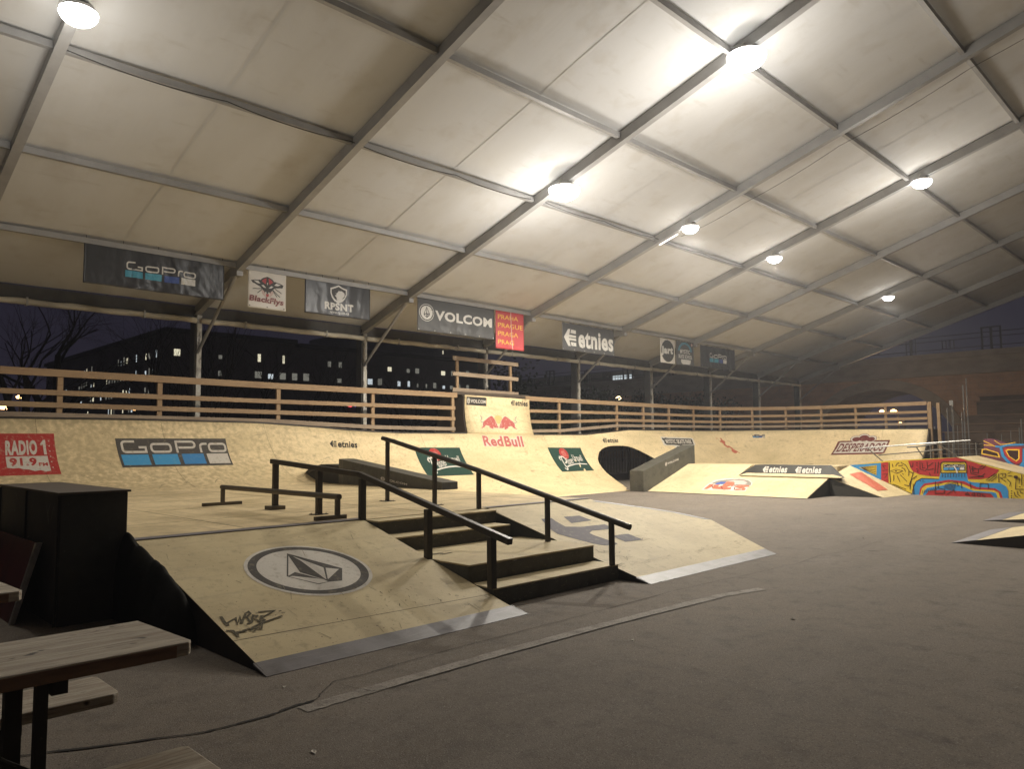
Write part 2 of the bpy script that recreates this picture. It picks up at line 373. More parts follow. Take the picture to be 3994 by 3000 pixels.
def art_etnies(m, bgm=None, W=160, H=40):
    a = Art()
    if bgm: a.rect(bgm, -8, -8, W+8, H+8)
    a.sub(art_arrow(m), lambda x, y: (x, y))
    a.tbox(m, 'etnies', 44, 0, W, 40, .032)
    for x in (60, 108, 128): # stencil cuts
        if bgm: a.rect(bgm, x, 10, x+1.6, 40)
    return a
def plane_surf(o, ux, uy, n):
    o, ux, uy, n = Vector(o), Vector(ux), Vector(uy), Vector(n).normalized()
    return lambda a, b, h: o+ux*a+uy*b+n*h
# ------------------------------------------------------------------ the ground
g = MB()
xs = [-400, -120, -60, -30, -20] + [(-19+.5*i) for i in range(49)] + [8, 20, 60, 200]
ys = [-200, -40, -6] + [(-4+.5*i) for i in range(75)] + [36, 50, 90, 200, 500]
vs = []; fs = []
def gz(x, y):
    if -18 < x < 5 and -3 < y < 33 and not (x < -7 and y < 9.3):
        return .0
    return 0.
for y in ys:
    for x in xs: vs.append((x, y, gz(x, y)))
nx = len(xs)
for j in range(len(ys)-1):
    for i in range(nx-1): fs.append((j*nx+i, j*nx+i+1, (j+1)*nx+i+1, (j+1)*nx+i))
g.mesh(vs, fs); struct(g.build('asphalt_ground', m_asph))
def ribbon(name, pts, wd, mt, z=.004, jit=0, taper=True, sub=6):
    rr = random.Random(len(pts)*7+int(pts[0][0]*100)); P2 = []
    for i in range(len(pts)-1):
        for k in range(sub):
            t = k/sub; P2.append([pts[i][0]*(1-t)+pts[i+1][0]*t+rr.uniform(-jit, jit), pts[i][1]*(1-t)+pts[i+1][1]*t+rr.uniform(-jit, jit)])
    P2.append(list(pts[-1])); ws = [wd*((.90+rr.random()*.2) if wd > .05 else (.55+rr.random()*.9)) if jit else wd for _ in P2]
    if taper: ws[0] = ws[-1] = wd*.1
    a = Art().stroke(mt, [tuple(p) for p in P2], wd, ws=ws)
    return struct(a.build(name, lambda x, y, h: Vector((x, y, z)), None, h0=0, dh=0))
ribbon('ground_crack', [(-4.9, .2), (-4.6, .85), (-4.35, 1.35), (-4.159, 1.776), (-4.149, 1.967), (-4.14, 2.154), (-4.173, 2.294), (-4.184, 2.467)], .020, m_crack, .005, .006)
ribbon('ground_crack', [(-4.184, 2.467), (-4.256, 2.538), (-4.337, 2.626), (-4.421, 2.739), (-4.396, 2.904), (-4.414, 3.143), (-4.429, 3.334), (-4.44, 4.0), (-4.43, 5.2), (-4.444, 6.723)], .006, m_crack, .005, .005)
ribbon('ground_crack', [(-4.444, 6.723), (-4.414, 7.353), (-4.336, 8.25), (-4.267, 9.325), (-4.353, 10.23), (-4.213, 10.711), (-4.3, 12.9), (-4.3, 14), (-4.1, 16)], .005, m_crack, .005, .008)
ribbon('ground_crack', [(-4.339, 2.719), (-4.066, 2.79), (-3.961, 3.037), (-3.9, 3.3)], .004, m_crack, .005, .004)
ribbon('old_kerb_line', [(-4.09, 2.32), (-4.10, 2.76), (-4.10, 3.9), (-4.07, 5.05), (-4.03, 5.85), (-3.97, 6.9), (-3.83, 7.5)], .12, m_conc, .004, .0025, False, 14)
ribbon('ground_crack', [(-4.04, 2.9), (-4.04, 3.9), (-4.012, 5.05), (-3.97, 5.85), (-3.90, 6.9)], .007, m_crack, .006, .002, True, 10)
# ------------------------------------------------------------------ tent
Y0 = 7.73; XE = -19.2; XR = .8; TS = .312
FR = [Y0+5*i for i in range(-3, 8)]
def roof(x): return 5.14+TS*((x-XE) if x <= XR else (2*XR-x-XE))
tent = thing('event_tent', 'long beige membrane tent on grey aluminium frames arching over the whole skatepark', 'tent', (-19.2, 7.73, 0))
PUR = [-16.85, -14.4, -11.95, -9.4, -6.75, -4.06, -1.5]
mb = MB(); pur2 = [XE]+PUR+[XR]
def memb(side):
    vs = []; fs = []; X = []
    pp = pur2 if side else [2*XR-x for x in pur2][::-1]
    for a, b in zip(pp[:-1], pp[1:]):
        for k in range(6): X.append((a+(b-a)*k/6, math.sin(PI*k/6)))
    X.append((pp[-1], 0)); NY = 10
    Yl = []
    for i in range(len(FR)-1):
        for k in range(NY): Yl.append((FR[i]+5*k/NY, math.sin(PI*k/NY)))
    Yl.append((FR[-1], 0))
    for (y, sy) in Yl:
        for (x, sx) in X:
            nn = noise.noise(Vector((x*.5, y*.35, 3)))*.022+noise.noise(Vector((x*.3, y*1.7, 9)))*.008
            vs.append((x, y, roof(x)+(.05*sy*(.5+.5*sx))-.015*sx+nn*sy))
    n = len(X)
    for j in range(len(Yl)-1):
        for i in range(n-1): fs.append((j*n+i, j*n+i+1, (j+1)*n+i+1, (j+1)*n+i))
    mb.mesh(vs, fs)
memb(True); memb(False)
mb.build('roof_membrane', m_pvc, tent, smooth=True)
for i in range(len(FR)-1):
    b = MB()
    for kk in (.5,):
        y = FR[i]+5*kk; P_ = []
        for j in range(81):
            x = XE+(XR-XE)*j/80; sy = math.sin(PI*kk); pa = [q for q in pur2 if q <= x+1e-6][-1]; pb = ([q for q in pur2 if q > x+1e-6] or [XR+1])[0]; sx = math.sin(PI*(x-pa)/(pb-pa)) if x < XR else 0
            nn = noise.noise(Vector((x*.5, y*.35, 3)))*.022+noise.noise(Vector((x*.3, y*1.7, 9)))*.008
            P_.append(Vector((x, y, roof(x)+.05*sy*(.5+.5*sx)-.015*sx+nn*sy-.020)))
        for p, q in zip(P_[:-1], P_[1:]): b.quad(p+Vector((0, -.012, .006)), p+Vector((0, .012, .006)), q+Vector((0, .012, .006)), q+Vector((0, -.012, .006)))
    b.build('weld_seam', m_seam, tent)
for i, y in enumerate(FR):
    # rafters: a flanged box section
    b = MB()
    for sgn in (1, -1):
        xa, xb = (XE-.05, XR) if sgn > 0 else (2*XR-XE+.05, XR)
        za, zb = roof(xa)-.155, roof(XR)-.155
        b.beam((xa, y, za), (xb, y, zb), .10, .24); b.beam((xa, y, za-.118), (xb, y, zb-.118), .15, .016)
    b.build('rafter', m_alu, tent)
    for x in (XE, 2*XR-XE):
        s = 1 if x < 0 else -1
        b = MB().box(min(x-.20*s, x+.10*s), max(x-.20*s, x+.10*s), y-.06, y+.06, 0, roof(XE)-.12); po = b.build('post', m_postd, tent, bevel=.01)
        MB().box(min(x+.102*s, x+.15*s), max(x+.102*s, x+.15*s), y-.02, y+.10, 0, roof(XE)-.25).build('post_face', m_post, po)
        MB().tube([(x+.16*s, y+.0, 3.93), (x+2.35*s, y+.0, 5.63)], .042, 8).build('knee_brace', m_alu, tent)
    MB().box(-17.0, -16.72, y-.075, y+.075, 5.52, 5.66).build('bracket', m_alu, tent)
for i in range(len(FR)-1):
    a, c = FR[i]+.06, FR[i+1]-.06
    for x in PUR[:6]:
        MB().box(x-.045, x+.045, a, c, roof(x)-.15, roof(x)-.04).build('purlin', m_alu, tent)
    MB().box(XE-.06, XE+.06, a, c, 4.84, 5.115).build('eave_beam', m_postd, tent)
    cr = MB()
    n = 14; pts = [(XE+.17, a+(c-a)*k/n, 4.745+.008*math.sin(k*1.9+i)) for k in range(n+1)]
    cr.tube(pts, [.072+.006*math.sin(k*2.3) for k in range(n+1)], 8); o = cr.build('rolled_curtain', m_curt, tent, smooth=True)
    for kk in (.24, .74):
        yy = a+(c-a)*kk
        MB().box(XE+.092, XE+.25, yy-.02, yy+.02, 4.66, 4.84).build('strap', m_alul, o)
MB().box(2*XR-XE-.06, 2*XR-XE+.06, FR[0], FR[-1], 4.84, 5.02).build('eave_beam', m_alu, tent)
# cables
def cable(label, pts, sag, r=.012):
    P3 = []
    for i in range(len(pts)-1):
        a, b = Vector(pts[i]), Vector(pts[i+1])
        for k in range(10): t = k/10; p = a.lerp(b, t); p.z -= sag*4*t*(1-t); P3.append(p)
    P3.append(Vector(pts[-1]))
    o = MB().tube(P3, r, 6).build('power_cable', m_black, None, smooth=True)
    tag(o, label, 'cable', 'power cables slung under the roof')
zc = lambda x: roof(x)-.17
cable('black cable sagging in loops below the purlin left of the brightest lamp', [(-11.85, y, zc(-11.85)) for y in (2.8, 5.2, 7.6, 10.2, 12.5)], .07, .009)
cable('black cable sagging below the purlin right of the brightest lamp', [(-11.8, y, zc(-11.8)) for y in (12.9, 15.2, 17.5, 20, 22.6, 27.6)], .06, .008)
cable('long thin wire hanging along the third full rafter', [(-11.2, 17.9, zc(-11.2)-.2), (-9.3, 17.95, zc(-9.3)-.28), (-6.8, 17.95, zc(-6.8)-.25), (-4.0, 17.95, zc(-4.0)-.24), (-1, 17.95, zc(-1)-.24)], .05, .006)
# ------------------------------------------------------------------ flood lamps
def lamp(x, y, label, power, omni, R=.24):
    z = roof(x)-.45
    t = thing('flood_lamp', label, 'lamp', (x, y, z), 'flood lamps hung from the rafters')
    b = MB(); b.tube([(x, y, z+.10), (x, y, z+.17), (x, y, z+.20)], [R*.9, R*.75, .06], 20); b.tube([(x, y, z+.2), (x, y, roof(x)-.29)], .022, 8)
    b.build('housing', m_alul, t, smooth=False)
    d = MB()
    rings = [(R*math.sin(a), -R*.75*math.cos(a)) for a in [PI/2*k/6 for k in range(7)]]
    d.tube([(x, y, z+.094+q[1]) for q in rings], [max(.004, q[0]) for q in rings], 20); d.build('lens', m_led, t, smooth=True)
    br = MB(); br.tube(arc3(x, y, z), .012, 6); br.build('bracket', m_alul, t)
    li = bpy.data.lights.new('roof_fill', 'POINT'); li.color = (1, .955, .89); li.shadow_soft_size = .45  # extra fill light added well below the fixture to even out the roof
    li.energy = LAMP_W*omni*.92
    lo = bpy.data.objects.new('roof_fill', li); COL.objects.link(lo); lo.parent = t; lo.location = (0, 0, -1.7)
    ls = bpy.data.lights.new('lamp_spot', 'SPOT'); ls.energy = LAMP_W*power*1.36; ls.color = LAMP_C; ls.shadow_soft_size = .10; ls.spot_size = math.radians(158); ls.spot_blend = .35
    lo = bpy.data.objects.new('lamp_spot', ls); COL.objects.link(lo); lo.parent = t; lo.location = (0, 0, -.16)
    return t
def arc3(x, y, z): return [(x, y+.24*math.cos(a), z+.06+.26*math.sin(a)) for a in [PI*k/8 for k in range(9)]]
lamp(-11.0, 12.73, 'brightest flood lamp, low on the second full rafter above the staircase', 1.35, .38, .36)
lamp(-6.45, 12.73, 'large flood lamp high on the second full rafter, near the top edge of the photo', .62, .42, .36)
lamp(-10.9, 2.73, 'flood lamp in the top left corner under the nearest frame', .18, .12, .24)
lamp(-6.4, 22.73, 'flood lamp with a hanging hook at the upper right of the roof', .45, .26, .26)
lamp(-10.8, 17.73, 'small oval lamp just right of the short tube light', 2.3, .10, .23)
lamp(-10.8, 22.73, 'small oval lamp in the middle of the three far lamps', 1.1, .11, .23)
lamp(-10.7, 32.73, 'farthest small lamp, under the roof near the gable end', .8, .06, .22)
t = thing('tube_light', 'short white tube light fixed under the rafter beside a small oval lamp', 'lamp', (-11.6, 17.73, roof(-11.6)-.3))
MB().beam((-11.85, 17.73, roof(-11.85)-.30), (-11.15, 17.73, roof(-11.15)-.30), .05, .025).build('tray', m_alul, t)
MB().tube([(-11.8, 17.73, roof(-11.8)-.34), (-11.2, 17.73, roof(-11.2)-.34)], .018, 8).build('tube', m_tube, t)
# ------------------------------------------------------------------ curved quarter-pipe wall
def sm(a, b, x):
    t = max(0, min(1, (x-a)/(b-a))); return t*t*(3-2*t)
def wparam(q):
    if q <= 30:
        t = sm(9.15, 15, q); return -15.26+.76*t, .68*(1-t), 2.61+.87*t
    return -14.5, 0., 3.48
def wdir(q):
    """foot point and outward direction at path parameter q"""
    if q <= 30: return Vector((wparam(q)[0], q, 0)), Vector((-1, 0, 0))
    if q < 39:
        a = math.radians((q-30)*10); o = Vector((-math.cos(a), math.sin(a), 0)); return Vector((-13.6, 30, 0))+o*.9, o
    return Vector((-13.6+(q-39), 30.9, 0)), Vector((0, 1, 0))
def wpos(q, z, h=0):
    ft, o = wdir(q); _, zf, R = wparam(q); s = R-(z-zf); d = math.sqrt(max(0, R*R-s*s)); p = ft+o*d; p.z = z
    n = (-o*d+Vector((0, 0, s))).normalized(); return p+n*h
CT = [(-6, 2.14), (5.9, 2.14), (8.63, 2.11), (9.51, 2.06), (10.46, 2.0), (11.08, 1.95), (11.98, 1.90), (13, 1.87), (15.6, 1.865), (18.5, 1.83), (21.3, 1.825), (24.1, 2.02), (28.8, 2.01), (34, 2.03), (39, 2.03), (43, 1.97)]
def ztop(q):
    for (a, za), (b, zb) in zip(CT[:-1], CT[1:]):
        if q <= b: return za+(zb-za)*(q-a)/(b-a)
    return CT[-1][1]
HO = [(19.78, 0), (20.3, .04), (20.55, .10), (20.7, .19), (20.80, .32), (20.86, .50), (20.93, .66), (21.05, .85), (21.18, .97), (21.31, 1.06), (21.56, 1.21), (21.77, 1.29), (22, 1.35), (22.25, 1.395), (22.5, 1.415), (22.85, 1.42),
      (23.25, 1.41), (23.49, 1.385), (23.77, 1.32), (24.08, 1.2), (24.36, 1.06), (24.66, .87), (24.86, .68), (24.98, .45), (25.08, .25), (25.25, .10), (25.6, .03), (25.9, 0)]
def zlow(q):
    if q <= HO[0][0] or q >= HO[-1][0]: return wparam(q)[1]
    for (a, za), (b, zb) in zip(HO[:-1], HO[1:]):
        if q <= b: return max(wparam(q)[1], za+(zb-za)*(q-a)/(b-a))
qs = [-6+.5*k for k in range(31)]+[9.5+.25*k for k in range(1, 82)]+[h[0] for h in HO]+[30.5+.5*k for k in range(18)]+[39.5+.5*k for k in range(7)]+[42.76]
qs = sorted(set(round(q, 3) for q in qs))
WALL = thing('quarter_pipe_wall', 'long curved plywood wall with painted sponsor logos wrapping the left and far sides of the park', 'ramp', (-17.6, 12, 0))
NS = 14
def zl(q, k):
    _, zf, R = wparam(q); a0 = math.acos(max(-1, min(1, (R-(zlow(q)-zf))/R))); a1 = math.acos((R-(ztop(q)-zf))/R); a = a0+(a1-a0)*k/NS
    return zf+R-R*math.cos(a)
vs = [wpos(q, zl(q, k)) for q in qs for k in range(NS+1)]
fs = [(j*(NS+1)+k, (j+1)*(NS+1)+k, (j+1)*(NS+1)+k+1, j*(NS+1)+k+1) for j in range(len(qs)-1) for k in range(NS)]
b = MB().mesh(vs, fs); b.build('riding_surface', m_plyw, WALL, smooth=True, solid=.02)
b = MB()
for a, c in ((-6, 15.55), (18.55, 42.76)):
    qq = [q for q in qs if a <= q <= c]; qq = sorted(set(qq+[a, c]))
    pts = [wpos(q, ztop(q)+.012, -.01) for q in qq]; b.tube(pts, .028, 8)
b.build('coping', m_rail, WALL, smooth=True)
b = MB()                                                       # deck behind the coping, with its dark edge board
for q0, q1 in zip(qs[:-1], qs[1:]):
    A_ = []
    for q in (q0, q1):
        p = wpos(q, ztop(q)); o = wdir(q)[1]; p1 = p+o*.03; p2 = p+o*1.25; A_ += [(p1, p2)]
    (a1, a2), (b1, b2) = A_; dz = Vector((0, 0, -.02)); dd = Vector((0, 0, -.22))
    b.quad(a1+dz, b1+dz, b2+dz, a2+dz); b.quad(a2+dz, b2+dz, b2+dd, a2+dd); b.quad(a1+dd, a2+dd, b2+dd, b1+dd)
b.build('deck', m_board, WALL)
b = MB()                                                       # framework under the deck, seen through the arch
for q in [k*1.25-5 for k in range(18)]+[19.4, 20.6, 25.6, 27, 28.5, 30]:
    p = wpos(q, ztop(q)); o = wdir(q)[1]; c = p+o*1.15; b.box(c.x-.05, c.x+.05, c.y-.05, c.y+.05, 0, p.z-.23)
b.build('deck_frame', m_board, WALL)
# end board of the far wall
end = [wpos(42.78, zl(42.7, k)) for k in range(NS+1)]
b = MB(); e0 = [p+Vector((.0, 0, 0)) for p in end]; x = e0[0].x
out = [(p.y, p.z) for p in e0]+[(35.3, e0[-1].z), (35.3, 0)]
b.prism([(x+.005, y, z) for y, z in out], [(x+.03, y, z) for y, z in out]); b.build('side_panel', m_board, WALL)
b = MB().box(x-.02, x+.10, 34.15, 34.28, 0, 3.1).box(x+.24, x+.36, 34.35, 34.48, 0, 3.05); b.build('corner_post', m_wood, WALL)
# wood strips at the joints of the ply sheets
b = MB()
for q in (3.9, 6.35, 8.8, 11.25, 13.7, 19.0, 26.2, 28.6, 41.0):
    z0, z1 = zlow(q)+.02, ztop(q)-.01
    for k in range(10):
        za, zb = z0+(z1-z0)*k/10, z0+(z1-z0)*(k+1)/10
        b.quad(wpos(q-.003, za, .0025), wpos(q+.003, za, .0025), wpos(q+.003, zb, .0025), wpos(q-.003, zb, .0025))
b.build('sheet_joint', P['tag'], WALL)
WS = lambda a, c, h: wpos(a, c, h)
rr = random.Random(21); a_ = Art()
for k in range(420):
    q = rr.uniform(-1, 42); z0, z1 = zlow(q), ztop(q); z = z0+(z1-z0)*rr.random()**.8; l = rr.uniform(.06, .4); an = rr.gauss(0, .35)
    pts = [(q+l*t*math.cos(an), z+l*t*math.sin(an)+.05*l*math.sin(PI*t)) for t in (0, .5, 1)]
    if min(p[1] for p in pts) < max(z0, zlow(pts[-1][0]))+.03 or max(p[1] for p in pts) > z1-.03: continue
    a_.stroke(P['tag2'], pts, 0, ws=[.001, rr.uniform(.004, .012), .001])
a_.build('scuff_marks', WS, WALL, grid=(.3, .1), h0=.0028, dh=.000002)
b = MB()
for i in range(-4, 34):
    q = i*1.225+.2
    if q > 42.5: break
    for k in range(7):
        z = zlow(q)+(ztop(q)-zlow(q))*(k+.5)/7
        b.quad(*[wpos(q+dx, z+dz, .0032) for dx, dz in ((-.007, 0), (0, -.007), (.007, 0), (0, .007))])
b.build('screw_heads', P['tag'], WALL)
def wdecal(art, src, dst, label):
    art.build('painted_logo', WS, WALL, warp=homog(src, dst), grid=(.25, .07), label=label, h0=.004, dh=.0006)
R4 = lambda w, h: [(0, 0), (w, 0), (0, h), (w, h)]
wdecal(art_cam(P['dark'], P['pwhite'], P['cyan'], P['cyan'], P['blue'], P['pwhite']), R4(240, 60), [(5.33, 1.73), (7.74, 1.72), (5.30, 1.12), (7.65, 1.11)], 'dark rectangle with white GoPro lettering over three blue blocks and one white block')
a = Art(); a.rect(P['red'], -30, 0, 100, 100)
a.text(P['pwhite'], 'RADIO', (9, 18), (66, 17), (9, 55), (66, 54), .05)
a.poly(P['pwhite'], [(72, 27), (78, 17), (82, 17), (82.5, 54), (77.5, 54), (77, 28), (73, 32)])
a.poly(P['pwhite'], [(9, 58), (83, 57), (84, 92), (74, 94), (66, 90), (56, 92), (46, 88), (36, 87), (30, 84), (20, 85), (10, 83)])
a.text(P['red'], '91.9', (15, 61), (62, 61), (15, 80), (62, 80), .045); a.tbox(P['red'], 'FM', 65, 73, 81, 81, .04)
for k in range(6): a.poly(P['pwhite'], [(86.5, 20+k*13), (89.5, 18+k*13), (89.5, 22+k*13)])
wdecal(a, R4(100, 100), [(3.28, 1.83), (4.2, 1.83), (3.18, 1.03), (4.15, 1.03)], 'red square reading RADIO 1 91.9 FM in white')
wdecal(art_etnies(P['black']), R4(160, 40), [(10.52, 1.665), (11.37, 1.62), (10.45, 1.49), (11.29, 1.455)], 'small black etnies lettering')
wdecal(art_etnies(P['black']), R4(160, 40), [(22.19, 1.71), (23.14, 1.70), (22.07, 1.52), (23.02, 1.535)], 'small black etnies lettering above the arch')
def art_pils():
    a = Art(); a.rect(P['green'], 0, 0, 180, 82); a.ell(P['red'], 72, 21, 23, 19, 30); a.ell(P['rbred'], 72, 21, 12, 10, 20)
    wv = P['white']
    a.stroke(wv, [(42, 66), (46, 34), (40, 31), (35, 37), (38, 44)], 4.5); a.stroke(wv, arcp(52, 42, 13, 11, -140, 95, 10), 4.5)
    a.stroke(wv, [(30, 70), (36, 76), (44, 72), (44, 62)], 4)
    a.text(wv, 'ilsner', (66, 36), (104, 31), (64, 60), (102, 54), .012)
    a.text(wv, 'Urquell', (108, 24), (160, 26), (106, 54), (158, 54), .012)
    a.stroke(wv, [(48, 66), (70, 62), (100, 58), (130, 57), (168, 59)], 3.5)
    return a
wdecal(art_pils(), R4(180, 82), [(13.26, 1.45), (15.0, 1.43), (13.07, .65), (14.86, .63)], 'dark green panel with red seal and white Pilsner Urquell script, behind the round handrail')
wdecal(art_pils(), R4(180, 82), [(18.92, 1.39), (20.63, 1.36), (18.70, .59), (20.35, .58)], 'dark green panel with red seal and white Pilsner Urquell script, left of the arch')
a = Art()
a.poly(P['white'], [(-3, -3), (110, -3), (114, 2), (112, 32), (60, 34), (62, 48), (50, 54), (34, 48), (30, 34), (-3, 32)])
a.poly(P['black'], [(0, 0), (6, 3), (12, 0), (20, 2), (105, 1), (108, 6), (106, 28), (60, 29), (56, 34), (30, 30), (8, 30), (2, 24), (4, 14), (0, 8)])
a.text(P['pwhite'], 'MYSTIC SKATE PARK', (8, 6), (103, 5), (9, 25), (102, 25), .05)
a.ell(P['black'], 42, 42, 7, 6, 16)
wdecal(a, R4(110, 30), [(26.08, 1.72), (28.36, 1.67), (26.0, 1.42), (28.27, 1.4)], 'black and white MYSTIC SKATE PARK lettering')
wdecal(Art().poly(P['orange'], [(0, 0), (44, 0), (60, 50), (100, 100), (58, 100), (50, 76), (30, 50), (16, 26)]), R4(100, 100), [(30.49, 1.69), (31.9, 1.69), (30.5, 1.01), (31.99, 1.0)], 'brick red streak, peeling')
wdecal(art_cam(P['dark'], P['pwhite'], P['blue'], P['blue'], P['dblue'], P['pwhite']), R4(240, 60), [(33.67, 1.85), (34.55, 1.84), (33.65, 1.68), (34.52, 1.68)], 'tiny GoPro sign at the top of the far corner')
a = Art()
a.poly(P['maroon'], [(-6, 0), (0, -3), (40, -4), (108, -5), (106, 40), (100, 44), (-10, 46), (-8, 30)])
a.poly(P['pwhite'], [(-1, 2), (104, 0), (102, 38), (-6, 41), (-3, 24)])
a.text(P['maroon'], 'DESPERADOS', (2, 6), (101, 5), (-2, 36), (97, 34), .028)
for rad, mm in ((1.0, 'maroon'), (.9, 'pwhite')): a.poly(P[mm], arcp(30, -10, 9*rad+2, 9*rad+2, 150, 300, 6)+arcp(48, -16, 13*rad, 12*rad, 200, 340, 8)+arcp(67, -10, 9*rad+2, 9*rad+2, 240, 390, 6)+[(70, 2), (28, 2)])
a.ell(P['maroon'], 33, -8, 9, 8, 16); a.ell(P['maroon'], 49, -12, 11, 11, 18); a.ell(P['maroon'], 65, -8, 9, 8, 16)
wdecal(a, R4(100, 42), [(39.30, 1.47), (41.20, 1.47), (39.24, .95), (41.14, .97)], 'dark red DESPERADOS lettering with three domes')
# Tall extension with the energy-drink logo
EXT = thing('wall_extension', 'tall plywood extension rising above the curved wall, with two red bulls', 'ramp', (-17.8, 17.1, 1.86))
b = MB(); N2 = 12; qa = [15.58, 16.2, 16.8, 17.4, 18.0, 18.54]
def zt(q): return 3.10-.015*(q-15.6)
vs = [wpos(q+(.02*(1-k/N2) if 0 else (k/N2)*(.22)), ztop(q)+.002+(zt(q)-ztop(q))*k/N2, .002) for q in qa for k in range(N2+1)]
fs = [(j*(N2+1)+k, (j+1)*(N2+1)+k, (j+1)*(N2+1)+k+1, j*(N2+1)+k+1) for j in range(len(qa)-1) for k in range(N2)]
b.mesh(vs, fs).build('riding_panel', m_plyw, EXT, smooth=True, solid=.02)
for qq, dy in ((15.56, -.02), (18.56, .02)):
    b = MB()
    pr = [wpos(qq+(k/N2)*.22, ztop(qq)+(3.12-ztop(qq))*k/N2, -.03) for k in range(N2+1)]
    out = [(p.x, p.y, p.z) for p in pr]+[(-19.0, pr[-1].y-.1, 3.12), (-19.0, pr[0].y-.1, ztop(qq))]
    b.prism([(x_, y_, z_) for x_, y_, z_ in out], [(x_, y_+dy, z_) for x_, y_, z_ in out])
    b.build('side_panel', m_board, EXT)
MB().box(-19.0, -18.02, 15.72, 18.8, 3.06, 3.12).box(-18.04, -17.985, 15.3, 18.8, 3.105, 3.20).build('top_deck', m_board, EXT)
def edecal(art, src, dst, label): art.build('painted_logo', WS, EXT, warp=homog(src, dst), grid=(.3, .09), h0=.006, dh=.0006, label=label)
edecal(art_volcom(P['black'], P['pwhite']), R4(300, 60), [(15.86, 3.05), (16.72, 3.04), (15.81, 2.78), (16.67, 2.76)], 'small black VOLCOM plate')
edecal(art_etnies(P['black']), R4(160, 40), [(17.85, 3.0), (18.66, 2.99), (17.80, 2.82), (18.62, 2.80)], 'small black etnies lettering')
a = Art(); a.ell(P['glow'], 290, 55, 62, 60, 30)
def bull(f):
    B_ = [(60, 100), (66, 92), (90, 70), (108, 62), (120, 48), (150, 25), (180, 8), (196, 6), (214, 22), (236, 52), (252, 84), (262, 110), (274, 140), (286, 168), (284, 176), (262, 172), (240, 176),
          (226, 170), (212, 160), (206, 172), (214, 186), (200, 192), (170, 178), (150, 164), (158, 152), (140, 148), (112, 140), (96, 146), (86, 162), (58, 176), (34, 190), (30, 184), (48, 166), (60, 148), (56, 132), (58, 116)]
    k = [(x, y) for x, y in B_]; cx, cy = 170, 100
    a.poly(P['white'], [f(cx+(x-cx)*1.05, cy+(y-cy)*1.08) for x, y in k]); a.poly(P['rbred'], [f(x, y) for x, y in k])
    a.stroke(P['white'], [f(*p) for p in [(70, 96), (50, 98), (36, 92), (30, 78), (38, 58), (48, 42), (46, 26), (34, 18), (24, 2)]], 11)
    a.stroke(P['black'], [f(*p) for p in [(70, 96), (50, 98), (36, 92), (30, 78), (38, 58), (48, 42), (46, 26), (34, 18), (24, 2)]], 5)
    for s_ in ([(246, 90), (250, 120), (240, 142)], [(268, 140), (256, 156)], [(120, 120), (126, 96)], [(206, 100), (200, 128)], [(180, 40), (176, 62)]): a.stroke(P['white'], [f(*p) for p in s_], 3)
bull(lambda x, y: (x, y)); bull(lambda x, y: (580-x, y+4))
edecal(a, R4(580, 200), [(16.26, 2.45), (18.06, 2.46), (16.13, 2.0), (17.92, 1.97)], 'two charging red bulls facing a yellow disc')
a = Art(); 
for mm, bb in ((P['white'], .11), (P['rbred'], .035)):
    e = 5 if bb > .1 else 0
    a.text(mm, 'Red', (0-e, 0-e), (300+e, 2-e), (0-e, 150+e), (300+e, 152+e), bb); a.text(mm, 'Bull', (326-e, 2-e), (600+e, 4-e), (326-e, 152+e), (600+e, 156+e), bb)
a.build('painted_logo', WS, EXT, warp=homog(R4(600, 156), [(16.14, 1.79), (17.93, 1.78), (16.05, 1.45), (17.81, 1.41)]), grid=(.3, .09), h0=.006, dh=.0006, label='large red RedBull lettering')
# ------------------------------------------------------------------ timber railings
def railing(label, posts, rails, group='timber railings along the wall top', hs=(.155, .11, .11, .11)):
    """posts: (x,y,zbottom,ztop); rails: list of polylines"""
    p0 = posts[0]; t = thing('timber_railing', label, 'railing', (p0[0], p0[1], p0[2]), group)
    for (x, y, z0, z1, dx, dy) in [(*p, *(q[0]-p[0], q[1]-p[1])) for p, q in zip(posts, posts[1:]+[posts[-2]])]:
        d = Vector((dx, dy, 0)).normalized(); nrm = Vector((d.y, -d.x, 0)); c = Vector((x, y, 0))-Vector(outw(x, y))*-.0
        o = Vector(outw(x, y)); c = Vector((x, y, 0))+o*.05
        sd = Vector((-o.y, o.x, 0))*.055; th = o*.035
        B0 = [c-sd-th, c+sd-th, c+sd+th, c-sd+th]
        MB().prism([Vector((v.x, v.y, z0)) for v in B0], [Vector((v.x, v.y, z1)) for v in B0]).build('post', m_wood, t, bevel=.004)
    for k, pl in enumerate(rails):
        h = hs[min(k, len(hs)-1)]
        for i, (p, q) in enumerate(zip(pl[:-1], pl[1:])):
            p_, q_ = Vector(p), Vector(q); o = Vector(outw(*((p_+q_)/2).xy))
            MB().beam(p_, q_, .035, h).build('rail', m_wood if k < len(rails)-1 else m_woodg, t, bevel=.003)
    return t
def outw(x, y):
    if x < -17.0 and y < 30: return (-1, 0, 0)
    if x > -13.7: return (0, 1, 0)
    v = Vector((x+13.6, y-30, 0)).normalized(); return tuple(v)
X0 = -18.0
